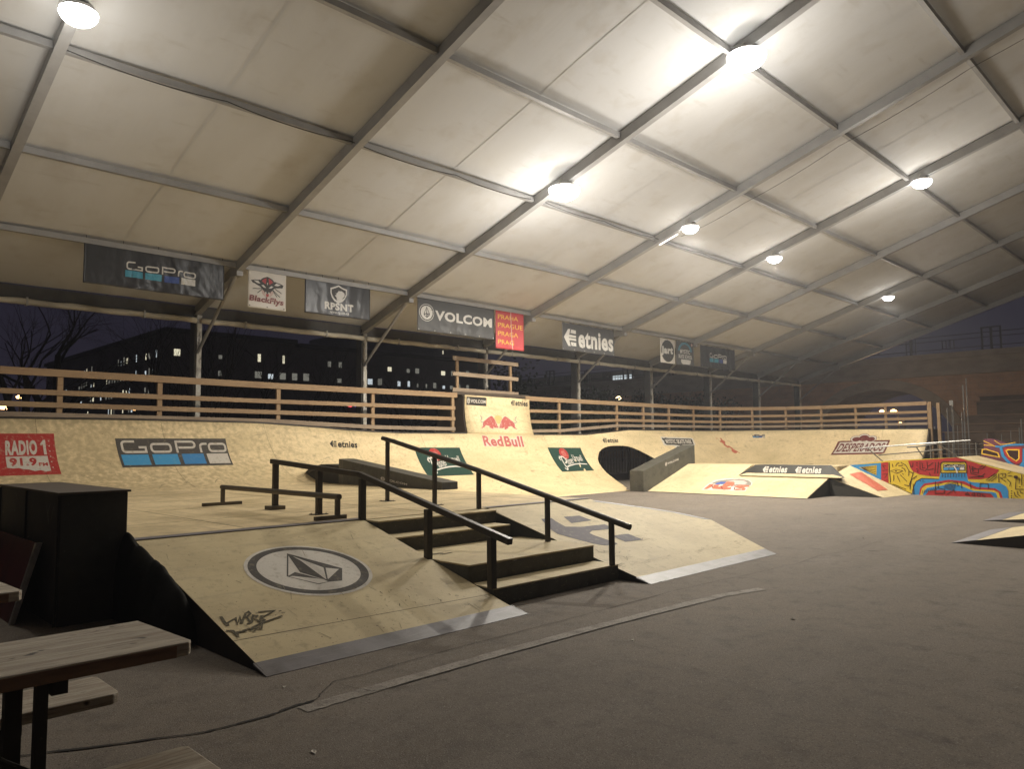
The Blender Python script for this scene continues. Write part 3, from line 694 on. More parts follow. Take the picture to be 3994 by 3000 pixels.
railing('long weathered timber railing left of the tall extension, above the RADIO 1 and GoPro paintings',
        [(X0, y, z-.05, 3.10) for y, z in ((-3.6, 2.13), (-.9, 2.13), (1.7, 2.13), (4.43, 2.13), (6.47, 2.13), (9.43, 2.08), (12.35, 1.9), (15.35, 1.88))],
        [[(X0, -4, 3.13), (X0, 3.34, 3.13), (X0, 9.43, 3.085), (X0, 15.5, 3.08)], [(X0, -4, 2.71), (X0, 3.34, 2.71), (X0, 9.43, 2.68), (X0, 15.42, 2.67)],
         [(X0, -4, 2.45), (X0, 3.34, 2.45), (X0, 9.43, 2.40), (X0, 15.42, 2.33)], [(X0, -4, 2.235), (X0, 3.34, 2.235), (X0, 9.35, 2.17), (X0, 12.35, 2.045), (X0, 15.42, 2.01)]])
def cp(a, r=4.4, z=0): a = math.radians(a); return (-13.6-r*math.cos(a), 30+r*math.sin(a), z)
pst = [(X0, y, z, 3.08) for y, z in ((20.4, 1.84), (23.82, 2.0), (25.61, 2.0), (27.48, 2.0), (29.44, 2.0))]+[(*cp(a)[:2], 2.02, 3.06) for a in (18, 40, 60, 80)]+[(-13.76+.9, 34.4, 2.02, 3.06), (-11.6, 34.4, 2.0, 3.06), (-9.9, 34.4, 2.0, 3.06)]
RL = []
for zz in ((3.09, 3.08, 3.07, 3.05, 3.05), (2.66, 2.67, 2.69, 2.70, 2.69), (2.29, 2.30, 2.41, 2.43, 2.42), (1.96, 1.98, 2.20, 2.21, 2.20)):
    RL.append([(X0, 18.6, zz[0]), (X0, 20.4, zz[1]), (X0, 23.84, zz[2]), (X0, 29.5, zz[3])]+[cp(a, 4.4, zz[3]) for a in (18, 40, 60, 80)]+[(-12.86, 34.4, zz[3]), (-9.95, 34.4, zz[4])])
railing('timber railing right of the tall extension, curving round the far corner', pst, RL)
t = thing('timber_railing', 'small high railing on top of the tall red bull extension', 'railing', (-18.3, 17, 3.2), 'timber railings along the wall top')
for y in (15.80, 18.22): MB().box(-18.38, -18.31, y-.05, y+.05, 3.121, 4.30).build('post', m_wood, t, bevel=.004)
for z in (4.29, 3.78, 3.26): MB().beam((-18.285, 15.56, z+.015), (-18.285, 18.55, z-.015), .035, .13).build('rail', m_woodg, t, bevel=.003)
# ------------------------------------------------------------------ platform, stairs and banks
PZ = .68; SL = .68/2.5
pf = thing('ramp_platform', 'broad low plywood platform between the curved wall and the stairs', 'platform', (-11, 4, 0))
PO = [(-15.5, -5), (-9.9, -5), (-9.9, 2.47), (-7.45, 2.47), (-7.45, 9.1), (-15.5, 9.1)]
MB().prism([(x, y, 0) for x, y in PO], [(x, y, PZ) for x, y in PO]).build('frame', m_black, pf)
MB().prism([(x, y, PZ+.0005) for x, y in PO], [(x, y, PZ+.004) for x, y in PO]).build('deck', m_ply, pf)
b = MB()
for x in (-8.9, -10.6, -12.3, -14.0): b.box(x-.003, x+.003, 2.5 if x > -9.9 else -5, 9.09, PZ+.004, PZ+.0052)
for y in (1.22, 3.66, 6.1, 8.54): b.box(-15.2, -7.7 if y > 2 else -9.92, y-.003, y+.003, PZ+.0045, PZ+.0057)
b.build('sheet_joint', P['tag'], pf)
MB().box(-7.62, -7.44, 2.49, 5.02, PZ+.006, PZ+.010).build('edge_strip', m_steelplate, pf)
MB().box(-7.56, -7.44, 6.95, 9.1, PZ+.006, PZ+.010).build('edge_strip', m_steelplate, pf)
BK = thing('bank_ramp', 'plywood bank left of the stairs with a round black and white diamond emblem', 'ramp', (-6.1, 3.7, 0), 'bank ramps beside the stairs')
def bz(x): return (-4.85-x)*.68/2.59
b = MB(); b.prism([(-7.44, 2.49, .0), (-4.99, 2.49, .0), (-4.99, 4.98, .0), (-7.44, 4.98, .0)], [(-7.44, 2.49, bz(-7.44)), (-4.99, 2.49, bz(-4.99)), (-4.99, 4.98, bz(-4.99)), (-7.44, 4.98, bz(-7.44))])
b.build('riding_surface', m_plybank, BK)
MB().quad((-7.44, 2.485, 0), (-4.90, 2.485, 0), (-4.90, 2.485, bz(-4.95)-.004), (-7.44, 2.485, bz(-7.44)-.012)).build('side_board', m_black, BK)
MB().quad((-7.44, 4.985, 0), (-7.44, 4.985, bz(-7.44)-.012), (-4.90, 4.985, bz(-4.95)-.004), (-4.90, 4.985, 0)).build('side_board', m_black, BK)
MB().prism([(-5.03, 2.47, bz(-5.03)-.01), (-4.83, 2.47, .0005), (-4.83, 5.0, .0005), (-5.03, 5.0, bz(-5.03)-.01)], [(-5.03, 2.47, bz(-5.03)+.006), (-4.83, 2.47, .004), (-4.83, 5.0, .004), (-5.03, 5.0, bz(-5.03)+.006)]).build('steel_strip', m_steelplate, BK)
b = MB()
b.quad((-5.38, 2.49, bz(-5.38)+.001), (-5.373, 2.49, bz(-5.373)+.001), (-5.30, 4.98, bz(-5.30)+.001), (-5.307, 4.98, bz(-5.307)+.001)); b.build('sheet_joint', P['tag'], BK)
BS = lambda a_, c_, h: Vector((a_, c_, bz(a_)+h))
def screws(parent, y0, y1):
    b = MB()
    for y in [y0+.06+(y1-y0-.12)*i/4 for i in range(5)]:
        for k in range(9):
            x = -7.3+k*.27; b.quad(*[BS(x+dx, y+dy, .0012) for dx, dy in ((-.005, 0), (0, -.005), (.005, 0), (0, .005))])
    b.build('screw_heads', P['tag'], parent)
screws(BK, 2.49, 4.98)
E1 = homog([(100, 240), (1200, 240), (100, 900), (1200, 900)], [(-7.073, 3.116), (-6.664, 4.564), (-5.451, 2.415), (-5.023, 3.444)])
a = Art(); cx, cy = -6.365, 3.665
a.ell(P['white'], cx, cy, .578, .578, 64); a.ell(P['dark'], cx, cy, .545, .545, 64); a.ell(P['white'], cx, cy, .468, .468, 64)
dk = P['dark']; e = lambda *pp: [E1(*q) for q in pp]
a.poly(dk, e((588, 283), (985, 393), (985, 484), (890, 492), (817, 511), (586, 452)))
w_ = P['white']
a.poly(w_, e((598, 300), (682, 422), (845, 472), (815, 466), (645, 420), (628, 430), (598, 448)))
a.poly(w_, e((628, 304), (850, 388), (872, 474), (862, 470), (690, 340)))
a.poly(w_, e((866, 390), (962, 400), (884, 474), (880, 466)))
a.poly(w_, e((628, 450), (850, 474), (884, 492), (816, 506), (606, 455)))
a.build('painted_emblem', BS, BK, h0=.0025, dh=.0004)
a = Art(); tg = P['tag']
for s_, wd in (([(112, 742), (150, 800), (165, 812)], 8), ([(165, 812), (160, 790), (220, 755), (232, 800), (250, 742), (262, 796)], 7), ([(262, 796), (292, 720), (312, 708), (326, 722), (300, 748), (285, 750)], 6),
               ([(300, 748), (330, 790), (300, 800)], 6), ([(335, 790), (345, 735), (372, 740), (360, 762), (395, 786)], 6), ([(395, 786), (402, 742), (440, 735), (405, 762), (430, 768), (408, 790)], 6),
               ([(380, 712), (498, 702), (470, 722), (430, 740)], 6), ([(150, 848), (200, 850), (228, 880), (238, 895), (232, 860), (300, 850)], 7), ([(270, 850), (330, 832), (390, 800), (470, 772), (555, 742)], 6),
               ([(330, 850), (345, 830), (372, 826), (405, 838), (412, 800), (350, 858)], 5), ([(528, 712), (548, 704)], 4), ([(548, 720), (575, 720)], 4)):
    q = e(*s_); a.stroke(tg, q, wd*.0030)
a.build('graffiti_tag', BS, BK, h0=.003, dh=.0005)
rr = random.Random(3); a = Art()
for k in range(46):                                             # scuffs left by wheels and boards
    x, y = rr.uniform(-7.2, -5.1), rr.uniform(2.6, 4.9); l = rr.uniform(.03, .16); an = rr.uniform(-.5, .5)
    a.stroke(P['tag2'], [(x, y), (x+l*math.cos(an), y+l*math.sin(an))], rr.uniform(.003, .007))
for k in range(26):
    x, y = rr.uniform(-5.75, -5.35), rr.uniform(3.3, 4.7); a.stroke(P['tag'], [(x, y), (x+rr.uniform(.01, .05), y+rr.uniform(-.03, .03))], rr.uniform(.003, .008))
a.build('scuff_marks', BS, BK, h0=.002, dh=.00003)
B2 = thing('bank_ramp', 'plywood bank right of the stairs with a large faded grey arrow emblem', 'ramp', (-6.1, 8.4, 0), 'bank ramps beside the stairs')
out = [(-7.44, 6.95), (-4.99, 6.95), (-4.99, 9.96), (-6.13, 10.44), (-6.55, 10.12), (-6.91, 9.70), (-7.36, 9.1), (-7.44, 9.1)]
MB().prism([(x, y, 0) for x, y in out], [(x, y, bz(x)) for x, y in out]).build('riding_surface', m_plybank, B2)
MB().prism([(-5.03, 6.93, bz(-5.03)-.01), (-4.83, 6.93, .0005), (-4.83, 9.9, .0005), (-5.03, 9.95, bz(-5.03)-.01)], [(-5.03, 6.93, bz(-5.03)+.006), (-4.83, 6.93, .004), (-4.83, 9.9, .004), (-5.03, 9.95, bz(-5.03)+.006)]).build('steel_strip', m_steelplate, B2)
MB().quad((-7.44, 6.945, 0), (-4.88, 6.945, 0), (-4.88, 6.945, bz(-4.93)-.003), (-7.44, 6.945, bz(-7.44)-.012)).build('side_board', m_black, B2)
b = MB(); pp_ = [(-7.33, 9.13), (-6.91, 9.72), (-6.55, 10.14), (-6.13, 10.46)]; ip = [(-7.33, 9.0), (-6.93, 9.60), (-6.58, 10.03), (-6.18, 10.33)]
for i in range(3):
    b.quad(*[(x, y, bz(x)+.004) for x, y in (pp_[i], pp_[i+1], ip[i+1], ip[i])])
b.build('edge_strip', m_steelplate, B2)
screws(B2, 6.95, 9.0)
A2 = homog([(1350, 680), (2212, 680), (1350, 1080), (2212, 1080)], [(-6.996, 7.513), (-6.61, 9.268), (-5.758, 6.175), (-5.354, 7.485)])
a = Art(); e = lambda *pp: [A2(*q) for q in pp]; pv = P['purple']
a.poly(pv, e((1350, 708), (1440, 700), (1480, 730), (1560, 775), (1690, 778), (1900, 757), (1940, 775), (1960, 798), (1860, 806), (1790, 812), (1768, 832), (1800, 850), (1900, 885), (2012, 926), (1985, 940), (1900, 942), (1800, 926), (1640, 882), (1490, 838), (1420, 790)))
a.poly(pv, e((1545, 690), (1680, 680), (1790, 722), (1612, 745))); a.poly(pv, e((1958, 858), (2100, 842), (2230, 893), (2078, 912)))
a.build('painted_emblem', BS, B2, h0=.0025, dh=.0005)
a = Art()
for s_ in ([(1640, 910), (1700, 945), (1690, 920), (1745, 950), (1730, 922), (1790, 950), (1840, 960)], [(1820, 975), (1850, 1000), (1900, 1005), (1890, 985), (1950, 1000), (1960, 1030), (2040, 990), (2020, 1010)], [(1960, 1035), (2060, 1040), (2100, 1075), (2085, 1040), (2140, 1045)],
           [(2120, 850), (2160, 862), (2200, 858)], [(2140, 880), (2150, 886)], [(2190, 872), (2230, 880), (2210, 900), (2260, 896)], [(2240, 880), (2290, 890)]): a.stroke(P['tag2'], e(*s_), .010)
a.build('graffiti_tag', BS, B2, h0=.003, dh=.0005)
rr = random.Random(5); a = Art()
for k in range(60):
    y = rr.uniform(7.0, 9.8); x = -5.32+rr.gauss(0, .03)-.01*(y-7); a.stroke(P['tag2'], [(x, y), (x+rr.uniform(-.02, .02), y+rr.uniform(.02, .10))], rr.uniform(.003, .006))
a.build('scuff_marks', BS, B2, h0=.002, dh=.00003)
ST = thing('staircase', 'low wide skate stairs with black risers and a long middle landing', 'stairs', (-6.2, 5.9, 0))
def step(nm, x0, x1, y0, y1, z):
    o = MB().box(x0, x1, y0, y1, 0, z-.018).build(nm, m_riser, ST, bevel=.004)
    MB().box(x0, x1+.006, y0-.001, y1+.004, z-.017, z).build('tread_board', m_plybank, o, bevel=.006); return o
step('step', -5.62, -5.27, 5.0, 6.93, .175)
step('landing_step', -6.86, -5.63, 4.99, 6.94, .355)
step('step', -7.18, -6.87, 5.0, 6.80, .52)
step('step', -7.44, -7.19, 5.0, 6.86, .679)
def edge_wear(parent, x, y0, y1, z, seed):
    rr = random.Random(seed); a = Art(); y = y0
    while y < y1-.1:
        l = rr.uniform(.02, .22)
        if rr.random() < .7: a.stroke(P['pwhite'] if rr.random() < .35 else P['tag2'], [(y, z-rr.uniform(.019, .026)), (y+l*.5, z-rr.uniform(.019, .030)), (min(y1, y+l), z-rr.uniform(.019, .024))], 0, ws=[.001, rr.uniform(.002, .008), .001])
        y += l+rr.uniform(.0, .12)
    for k in range(14):
        yy, zz = rr.uniform(y0, y1-.1), z-rr.uniform(.04, .15); a.stroke(P['tag2'], [(yy, zz), (yy+rr.uniform(.01, .07), zz+rr.uniform(-.015, .015))], rr.uniform(.001, .003))
    a.build('edge_wear', lambda a_, c_, h: Vector((x+h, a_, c_)), parent, h0=.0015, dh=.00001)
for x_, y0_, y1_, z_ in ((-5.27, 5.0, 6.93, .175), (-5.63, 4.99, 6.94, .355), (-6.87, 5.0, 6.8, .52), (-7.19, 5.0, 6.86, .679)): edge_wear(ST, x_, y0_, y1_, z_, int(-x_*100))
a = Art().ell(P['tag'], -6.45, 5.26, .025, .10, 14, .1).ell(P['tag'], -6.39, 5.34, .02, .10, 14, .1)
a.build('worn_hole', lambda a_, c_, h: Vector((a_, c_, .356+h)), ST)
# ------------------------------------------------------------------ handrails
HR = thing('square_handrail', 'square-section black grind rail with a kink, running down the left side of the stairs', 'handrail', (-7.5, 4.97, PZ))
Y_ = 4.97
b = MB(); pts = [(-9.66, Y_, 1.335), (-7.50, Y_, 1.20), (-5.02, Y_, .635)]
for p, q in zip(pts[:-1], pts[1:]): b.beam(p, q, .062, .062)
b.build('top_bar', m_rail, HR, bevel=.006)
for x, z0, z1 in ((-9.55, PZ, 1.33), (-8.42, PZ, 1.26), (-7.46, PZ, 1.19), (-6.24, .355, .90), (-5.275, .175, .69)): MB().box(x-.034, x+.034, Y_-.034, Y_+.034, z0, z1-.032).build('leg', m_rail, HR, bevel=.004)
MB().box(-9.65, -9.45, Y_-.10, Y_+.10, PZ, PZ+.055).build('base_plate', m_railb, HR)
MB().box(-8.50, -8.34, Y_-.09, Y_+.09, PZ, PZ+.012).build('base_plate', m_rail, HR)
RR = thing('round_handrail', 'round black grind rail sloping down the right side of the stairs', 'handrail', (-7.5, 6.8, PZ)); Y_ = 6.8
MB().tube([(-9.66, Y_, 1.645), (-9.4, Y_, 1.60), (-7.46, Y_, 1.19), (-5.0, Y_, .615)], .034, 14).build('top_bar', m_rail, RR, smooth=False)
for x, z0, z1 in ((-9.53, PZ, 1.60), (-8.39, PZ, 1.37), (-7.46, PZ, 1.17), (-6.225, .355, .88), (-5.255, .175, .66)): MB().box(x-.025, x+.025, Y_-.025, Y_+.025, z0, z1).build('leg', m_rail, RR, bevel=.003)
for x in (-9.53, -8.39): MB().box(x-.09, x+.09, Y_-.09, Y_+.09, PZ, PZ+.010).build('base_plate', m_rail, RR)
for par, cx_, cy_ in ((HR, -8.42, 4.97), (RR, -9.53, 6.8), (RR, -8.39, 6.8)):
    for dx, dy in ((-.065, -.065), (.065, -.065), (-.065, .065), (.065, .065)): MB().tube([(cx_+dx, cy_+dy, PZ+.010), (cx_+dx, cy_+dy, PZ+.022)], .009, 6).build('bolt', m_galv, par)
FR_ = thing('flat_grind_rail', 'low brown grind rail on two T-shaped feet, in front of the square handrail', 'rail', (-9.2, 4.8, PZ))
MB().tube([(-10.93, 4.84, .945), (-7.66, 4.79, .945)], .034, 14).build('top_bar', m_railb, FR_)
for x in (-10.84, -7.74):
    MB().box(x-.025, x+.025, 4.79, 4.84, PZ+.04, .925).build('leg', m_railb, FR_, bevel=.003); MB().box(x-.03, x+.03, 4.52, 5.1 if x < -9 else 4.925, PZ, PZ+.05).build('foot', m_railb, FR_, bevel=.003)
# ------------------------------------------------------------------ ledge along the platform edge and the pipe behind it
LG = thing('sloped_ledge', 'long black ledge on the platform tapering to the right, with white VOLCOM lettering', 'ledge', (-12.8, 9.2, PZ))
MB().prism([(-14.75, 9.2, PZ), (-14.42, 9.1, PZ), (-11.02, 9.1, PZ), (-11.02, 9.5, PZ), (-14.75, 9.6, PZ)], [(-14.75, 9.2, 1.235), (-14.42, 9.1, 1.22), (-11.02, 9.1, .825), (-11.02, 9.5, .825), (-14.75, 9.6, 1.235)]).build('body', m_riser, LG, bevel=.006)
LS = plane_surf((0, 9.1, 0), (1, 0, 0), (0, 0, 1), (0, -1, 0))
art_volcom(P['dark'], P['white'], False).build('painted_logo', LS, LG, warp=homog(R4(300, 60), [(-13.02, .91), (-12.05, .80), (-13.02, .80), (-12.05, .70)]), h0=.008, dh=.0004)
PT = thing('black_pipe', 'black half-round pipe obstacle poking out left of the platform ledge', 'obstacle', (-15.6, 9.6, PZ))
b = MB(); n = 14
A_ = [(-16.25, .80), (-16.38, .87), (-16.2, .97), (-15.95, 1.05), (-15.6, 1.10), (-15.2, 1.10), (-14.8, 1.08), (-14.8, .66), (-15.5, .62), (-15.95, .64)]
b.prism([(x, 9.25, z) for x, z in A_], [(x, 9.9, z) for x, z in A_]); b.build('shell', m_black, PT, bevel=.02)
MB().tube([(-16.1, 9.24, .90), (-15.7, 9.24, 1.0), (-15.2, 9.24, 1.02)], .02, 8).build('rim', m_rail, PT)
# ------------------------------------------------------------------ far bank, hubba ledge, grind box
FB = thing('far_bank_ramp', 'wide cream plywood bank at the far side with a red logo and black pointed end', 'ramp', (-11, 21, 0))
s3 = .3333; z3 = lambda y: (y-19.65)*s3
MB().prism([(-13.9, 19.65, -.01), (-8.7, 19.65, -.01), (-8.7, 21.16, -.01), (-13.9, 21.16, -.01)], [(-13.9, 19.65, .012), (-8.7, 19.65, .012), (-8.7, 21.16, .505), (-13.9, 21.16, .505)]).build('riding_surface', m_plybank, FB)
MB().prism([(-13.9, 21.16, 0), (-11.46, 21.16, 0), (-11.46, 22.05, 0), (-13.9, 22.05, 0)], [(-13.9, 21.16, .505), (-11.46, 21.16, .505), (-11.46, 22.05, .80), (-13.9, 22.05, .80)]).build('upper_riding_surface', m_plybank, FB)
MB().prism([(-13.9, 22.05, 0), (-8.82, 22.05, 0), (-8.82, 22.98, 0), (-13.9, 22.98, 0)], [(-13.9, 22.05, .80), (-8.82, 22.05, .80), (-8.82, 22.98, .80), (-13.9, 22.98, .80)]).build('deck', m_ply, FB)
pA, pB, pC, pD = (-8.7, 21.16, .505), (-7.33, 21.3, .004), (-7.15, 22.97, .004), (-8.82, 22.97, .80)
MB().mesh([pA, pB, pC, pD, (-8.7, 21.16, 0), (-8.82, 22.97, 0)], [(0, 1, 3), (1, 2, 3), (2, 5, 3), (0, 3, 5, 4), (0, 4, 1)]).build('right_riding_surface', m_plybank, FB)
b = MB().mesh([(-8.69, 19.66, .0), (-8.69, 21.15, .0), (-8.69, 21.15, .492)], [(0, 1, 2)]); b.mesh([(-8.69, 21.15, .49), (-8.69, 21.15, .0), (-7.36, 21.285, .0)], [(0, 1, 2)]); b.build('end_board', m_black, FB)
MB().box(-13.9, -8.7, 19.60, 19.66, 0, .014).build('edge_strip', m_rail, FB)
FS = lambda a_, c_, h: Vector((a_, c_, .0125+(c_-19.65)*.3266+h))
EA = homog([(880, 1000), (1600, 1000), (880, 1170), (1600, 1170)], [(-12.467, 20.746), (-10.857, 20.864), (-11.94, 19.852), (-10.421, 20.003)]); e = lambda *pp: [EA(*q) for q in pp]
a = Art()
a.poly(P['white'], e((870, 1155), (960, 1070), (1060, 1015), (1200, 990), (1420, 985), (1550, 1005), (1605, 1050), (1590, 1090), (1530, 1125), (1500, 1175), (1340, 1172), (1180, 1160)))
a.poly(P['grey'], e((1010, 1060), (1100, 1022), (1230, 1003), (1420, 993), (1540, 1012), (1590, 1050), (1578, 1088), (1480, 1100), (1200, 1080)))
a.poly(P['pink'], e((1230, 1035), (1340, 1012), (1480, 1020), (1530, 1052), (1490, 1078), (1380, 1075)))
a.poly(P['dblue'], e((1060, 1070), (1150, 1035), (1230, 1040), (1200, 1062), (1100, 1080)))
for q in ([(900, 1145), (990, 1070), (1050, 1070), (1020, 1110), (950, 1145)], [(1020, 1140), (1050, 1080), (1130, 1078), (1180, 1110), (1160, 1150)], [(1160, 1100), (1240, 1035), (1340, 1036), (1350, 1070), (1300, 1110), (1290, 1150), (1180, 1158)],
          [(1340, 1110), (1420, 1085), (1560, 1090), (1560, 1112), (1480, 1118), (1510, 1140), (1490, 1165), (1350, 1165), (1360, 1140), (1420, 1140)]): a.poly(P['orange'], e(*q))
for q in ([(1110, 1100), (1160, 1075), (1165, 1085), (1120, 1112)], [(1230, 1120), (1300, 1095), (1290, 1120)], [(1400, 1150), (1450, 1142), (1450, 1156)], [(1345, 1065), (1375, 1070), (1350, 1085)]): a.poly(P['white'], e(*q))
for q in ([(1020, 1090), (1030, 1125)], [(1160, 1105), (1170, 1150)], [(1300, 1105), (1370, 1095)], [(1350, 1120), (1340, 1160)]): a.stroke(P['maroon'], e(*q), .03)
a.build('painted_logo', FS, FB, h0=.003, dh=.0004)
n_ = (Vector(pB)-Vector(pA)).cross(Vector(pC)-Vector(pA)).normalized()
n_ = n_ if n_.z > 0 else -n_
cs = [Vector((-8.508, 22.099, .459)), Vector((-8.419, 22.79, .448)), Vector((-7.601, 21.646, .119)), Vector((-7.528, 22.243, .11))]
def pz_(x, y):
    def pl3(p, q, r):
        n = (Vector(q)-Vector(p)).cross(Vector(r)-Vector(p)); return p[2]-(n.x*(x-p[0])+n.y*(y-p[1]))/n.z
    side = (pD[0]-pB[0])*(y-pB[1])-(pD[1]-pB[1])*(x-pB[0])
    return pl3(pA, pB, pD) if side > 0 else pl3(pB, pC, pD)
def ps_(a_, c_, h):
    p = (cs[0]*(1-a_)+cs[1]*a_)*(1-c_)+(cs[2]*(1-a_)+cs[3]*a_)*c_
    return Vector((p.x, p.y, max(pz_(p.x, p.y), 0)+.006+h))
Art().poly(P['orange'], [(0, 0), (1, 0), (1, 1), (0, 1)]).build('painted_patch', ps_, FB, grid=(.08, .08))
HB = thing('hubba_ledge', 'thick black ledge climbing the left edge of the far bank, with small white VOLCOM lettering', 'ledge', (-14, 20, 0))
o_ = [(19.45, 0), (19.45, .65), (22.46, 1.435), (22.46, 0)]
MB().prism([(-13.75, y, z) for y, z in o_], [(-14.27, y, z) for y, z in o_]).build('body', m_riser, HB, bevel=.008)
HS = plane_surf((-13.75, 0, 0), (0, 1, 0), (0, 0, 1), (1, 0, 0))
art_volcom(P['dark'], P['white'], False).build('painted_logo', HS, HB, warp=homog(R4(300, 60), [(20.62, .89), (21.45, 1.055), (20.62, .73), (21.45, .895)]), h0=.008, dh=.0004)
GB = thing('grind_box', 'black trapezoid grind box with etnies written twice in white, on top of the far bank', 'ledge', (-9.9, 21.3, .53))
bt = [(-11.46, 21.17), (-8.27, 21.17), (-8.75, 21.95), (-11.0, 21.95)]
MB().prism([(x, y, .506) for x, y in bt], [(-11.0, 21.36, .825), (-8.83, 21.36, .825), (-8.95, 21.95, .825), (-10.95, 21.95, .825)]).build('body', m_dark, GB)
MB().prism([(-11.35, 21.06, .508), (-8.35, 21.06, .508), (-8.33, 21.166, .53), (-11.38, 21.166, .53)], [(-11.2, 21.09, .545), (-8.6, 21.09, .545), (-8.6, 21.20, .585), (-11.2, 21.20, .585)]).build('foot_board', m_plybank, GB)
def gs(a_, c_, h):
    p0, p1 = Vector((0, 21.17, .506)), Vector((0, 21.36, .825)); d = (p1-p0); k = (c_-.506)/.319; n = Vector((0, -.319, .19)).normalized()
    return Vector((a_, p0.y+d.y*k, c_))+n*h
for x0 in (-10.72, -9.72): art_etnies(P['white']).build('painted_logo', gs, GB, warp=homog(R4(160, 40), [(x0, .785), (x0+.76, .79), (x0, .60), (x0+.76, .605)]), h0=.006, dh=.0005)
# ------------------------------------------------------------------ painted ramps at the right
MR = thing('mural_ramp', 'ramp side painted with red, yellow and blue tribal doodles and an eye', 'ramp', (-6, 23, 0))
mo = [(-8.81, .80), (-7.73, .945), (-5.98, 1.05), (-4.46, .615), (-2.3, 0), (-7.10, 0)]
MB().prism([(x, 22.99, z) for x, z in mo], [(x, 23.02, z) for x, z in mo]).build('painted_side', P['yellow'], MR)
MB().prism([(-5.98, 23.03, 1.045), (-5.98, 25.1, 1.045), (-2.3, 25.1, .0), (-2.3, 23.03, .0)], [(-5.98, 22.98, 1.06), (-5.98, 25.1, 1.06), (-2.3, 25.1, .012), (-2.3, 22.98, .012)]).build('riding_surface', m_ply, MR)
MB().prism([(-8.81, 23.03, .78), (-8.81, 25.1, .78), (-5.99, 25.1, 1.03), (-5.99, 23.03, 1.03)], [(-8.81, 23.03, .795), (-8.81, 25.1, .795), (-5.99, 25.1, 1.045), (-5.99, 23.03, 1.045)]).build('deck', m_ply, MR)
MB().box(-8.7, -5.2, 25.08, 25.1, 0, .78).build('rear_board', m_black, MR)
Bq = homog([(300, 500), (2212, 500), (300, 1000), (2212, 1000)], [(-8.867, 1.07), (-4.439, 1.094), (-8.926, -.295), (-4.501, -.082)])
XZ = lambda y0: (lambda a_, c_, h: Vector((a_, y0-h, c_)))
e = lambda *pp: [Bq(*q) for q in pp]
a = Art(); mr, mbl, my, ik, mp_ = P['mred'], P['mblue'], P['yellow'], P['ink'], P['mpurp']
a.poly(mbl, e((300, 600), (660, 575), (665, 768), (620, 752)))
a.poly(my, e((420, 622), (615, 600), (612, 708), (560, 690)))
for k in range(5): a.stroke(ik, e((440+k*10, 624+k*6), (612, 612+k*22)), .018)
a.poly(mr, e((662, 574), (740, 565), (742, 808), (662, 770)))
for s_ in ([(675, 600), (700, 640), (690, 600), (720, 610)], [(672, 660), (735, 650)], [(675, 700), (735, 690), (700, 740)], [(690, 770), (735, 760)]): a.stroke(ik, e(*s_), .014)
a.poly(mr, e((955, 552), (1485, 516), (1945, 650), (1915, 690), (1830, 735), (1740, 752), (1610, 750), (1590, 690), (1590, 590), (1570, 566), (1330, 566), (1308, 590), (1295, 722), (1200, 718), (1080, 700), (1010, 668), (980, 630)))
a.poly(mbl, e((1310, 682), (1592, 682), (1605, 770), (1650, 785), (1780, 795), (1960, 795), (2020, 830), (2042, 880), (2045, 975), (1990, 975), (1960, 890), (1900, 850), (1700, 838), (1560, 775), (1400, 760), (1300, 775), (1130, 800), (1085, 850), (1075, 925), (1005, 925), (1010, 850), (1040, 780), (1100, 745), (1290, 752)))
a.poly(mr, e((1075, 925), (1085, 850), (1130, 800), (1300, 775), (1400, 758), (1560, 773), (1700, 838), (1900, 850), (1960, 890), (1992, 975), (1960, 970), (1930, 890), (1880, 872), (1680, 860), (1540, 800), (1420, 785), (1310, 800), (1150, 822), (1110, 860), (1098, 925)))
a.poly(my, e((1085, 925), (1105, 850), (1150, 818), (1300, 800), (1420, 780), (1540, 800), (1680, 860), (1880, 872), (1935, 895), (1962, 972), (1935, 970), (1910, 900), (1860, 890), (1660, 878), (1530, 822), (1420, 800), (1310, 822), (1165, 845), (1130, 880), (1115, 925)))
a.poly(mbl, e((1115, 925), (1130, 880), (1165, 845), (1310, 822), (1420, 800), (1530, 822), (1660, 878), (1860, 890), (1910, 900), (1930, 970), (1900, 960), (1850, 905), (1650, 890), (1300, 868), (1180, 875), (1145, 925)))
a.poly(mr, e((1140, 927), (1180, 880), (1300, 868), (1650, 892), (1850, 908), (1905, 968), (1600, 950)))
a.stroke(ik, e((750, 570), (752, 660), (765, 788)), .022); a.poly(ik, e((760, 662), (825, 640), (905, 662), (830, 692))); a.poly(my, e((772, 663), (825, 647), (888, 663), (828, 684))); a.ell(ik, *Bq(823, 664), .03, .022, 14)
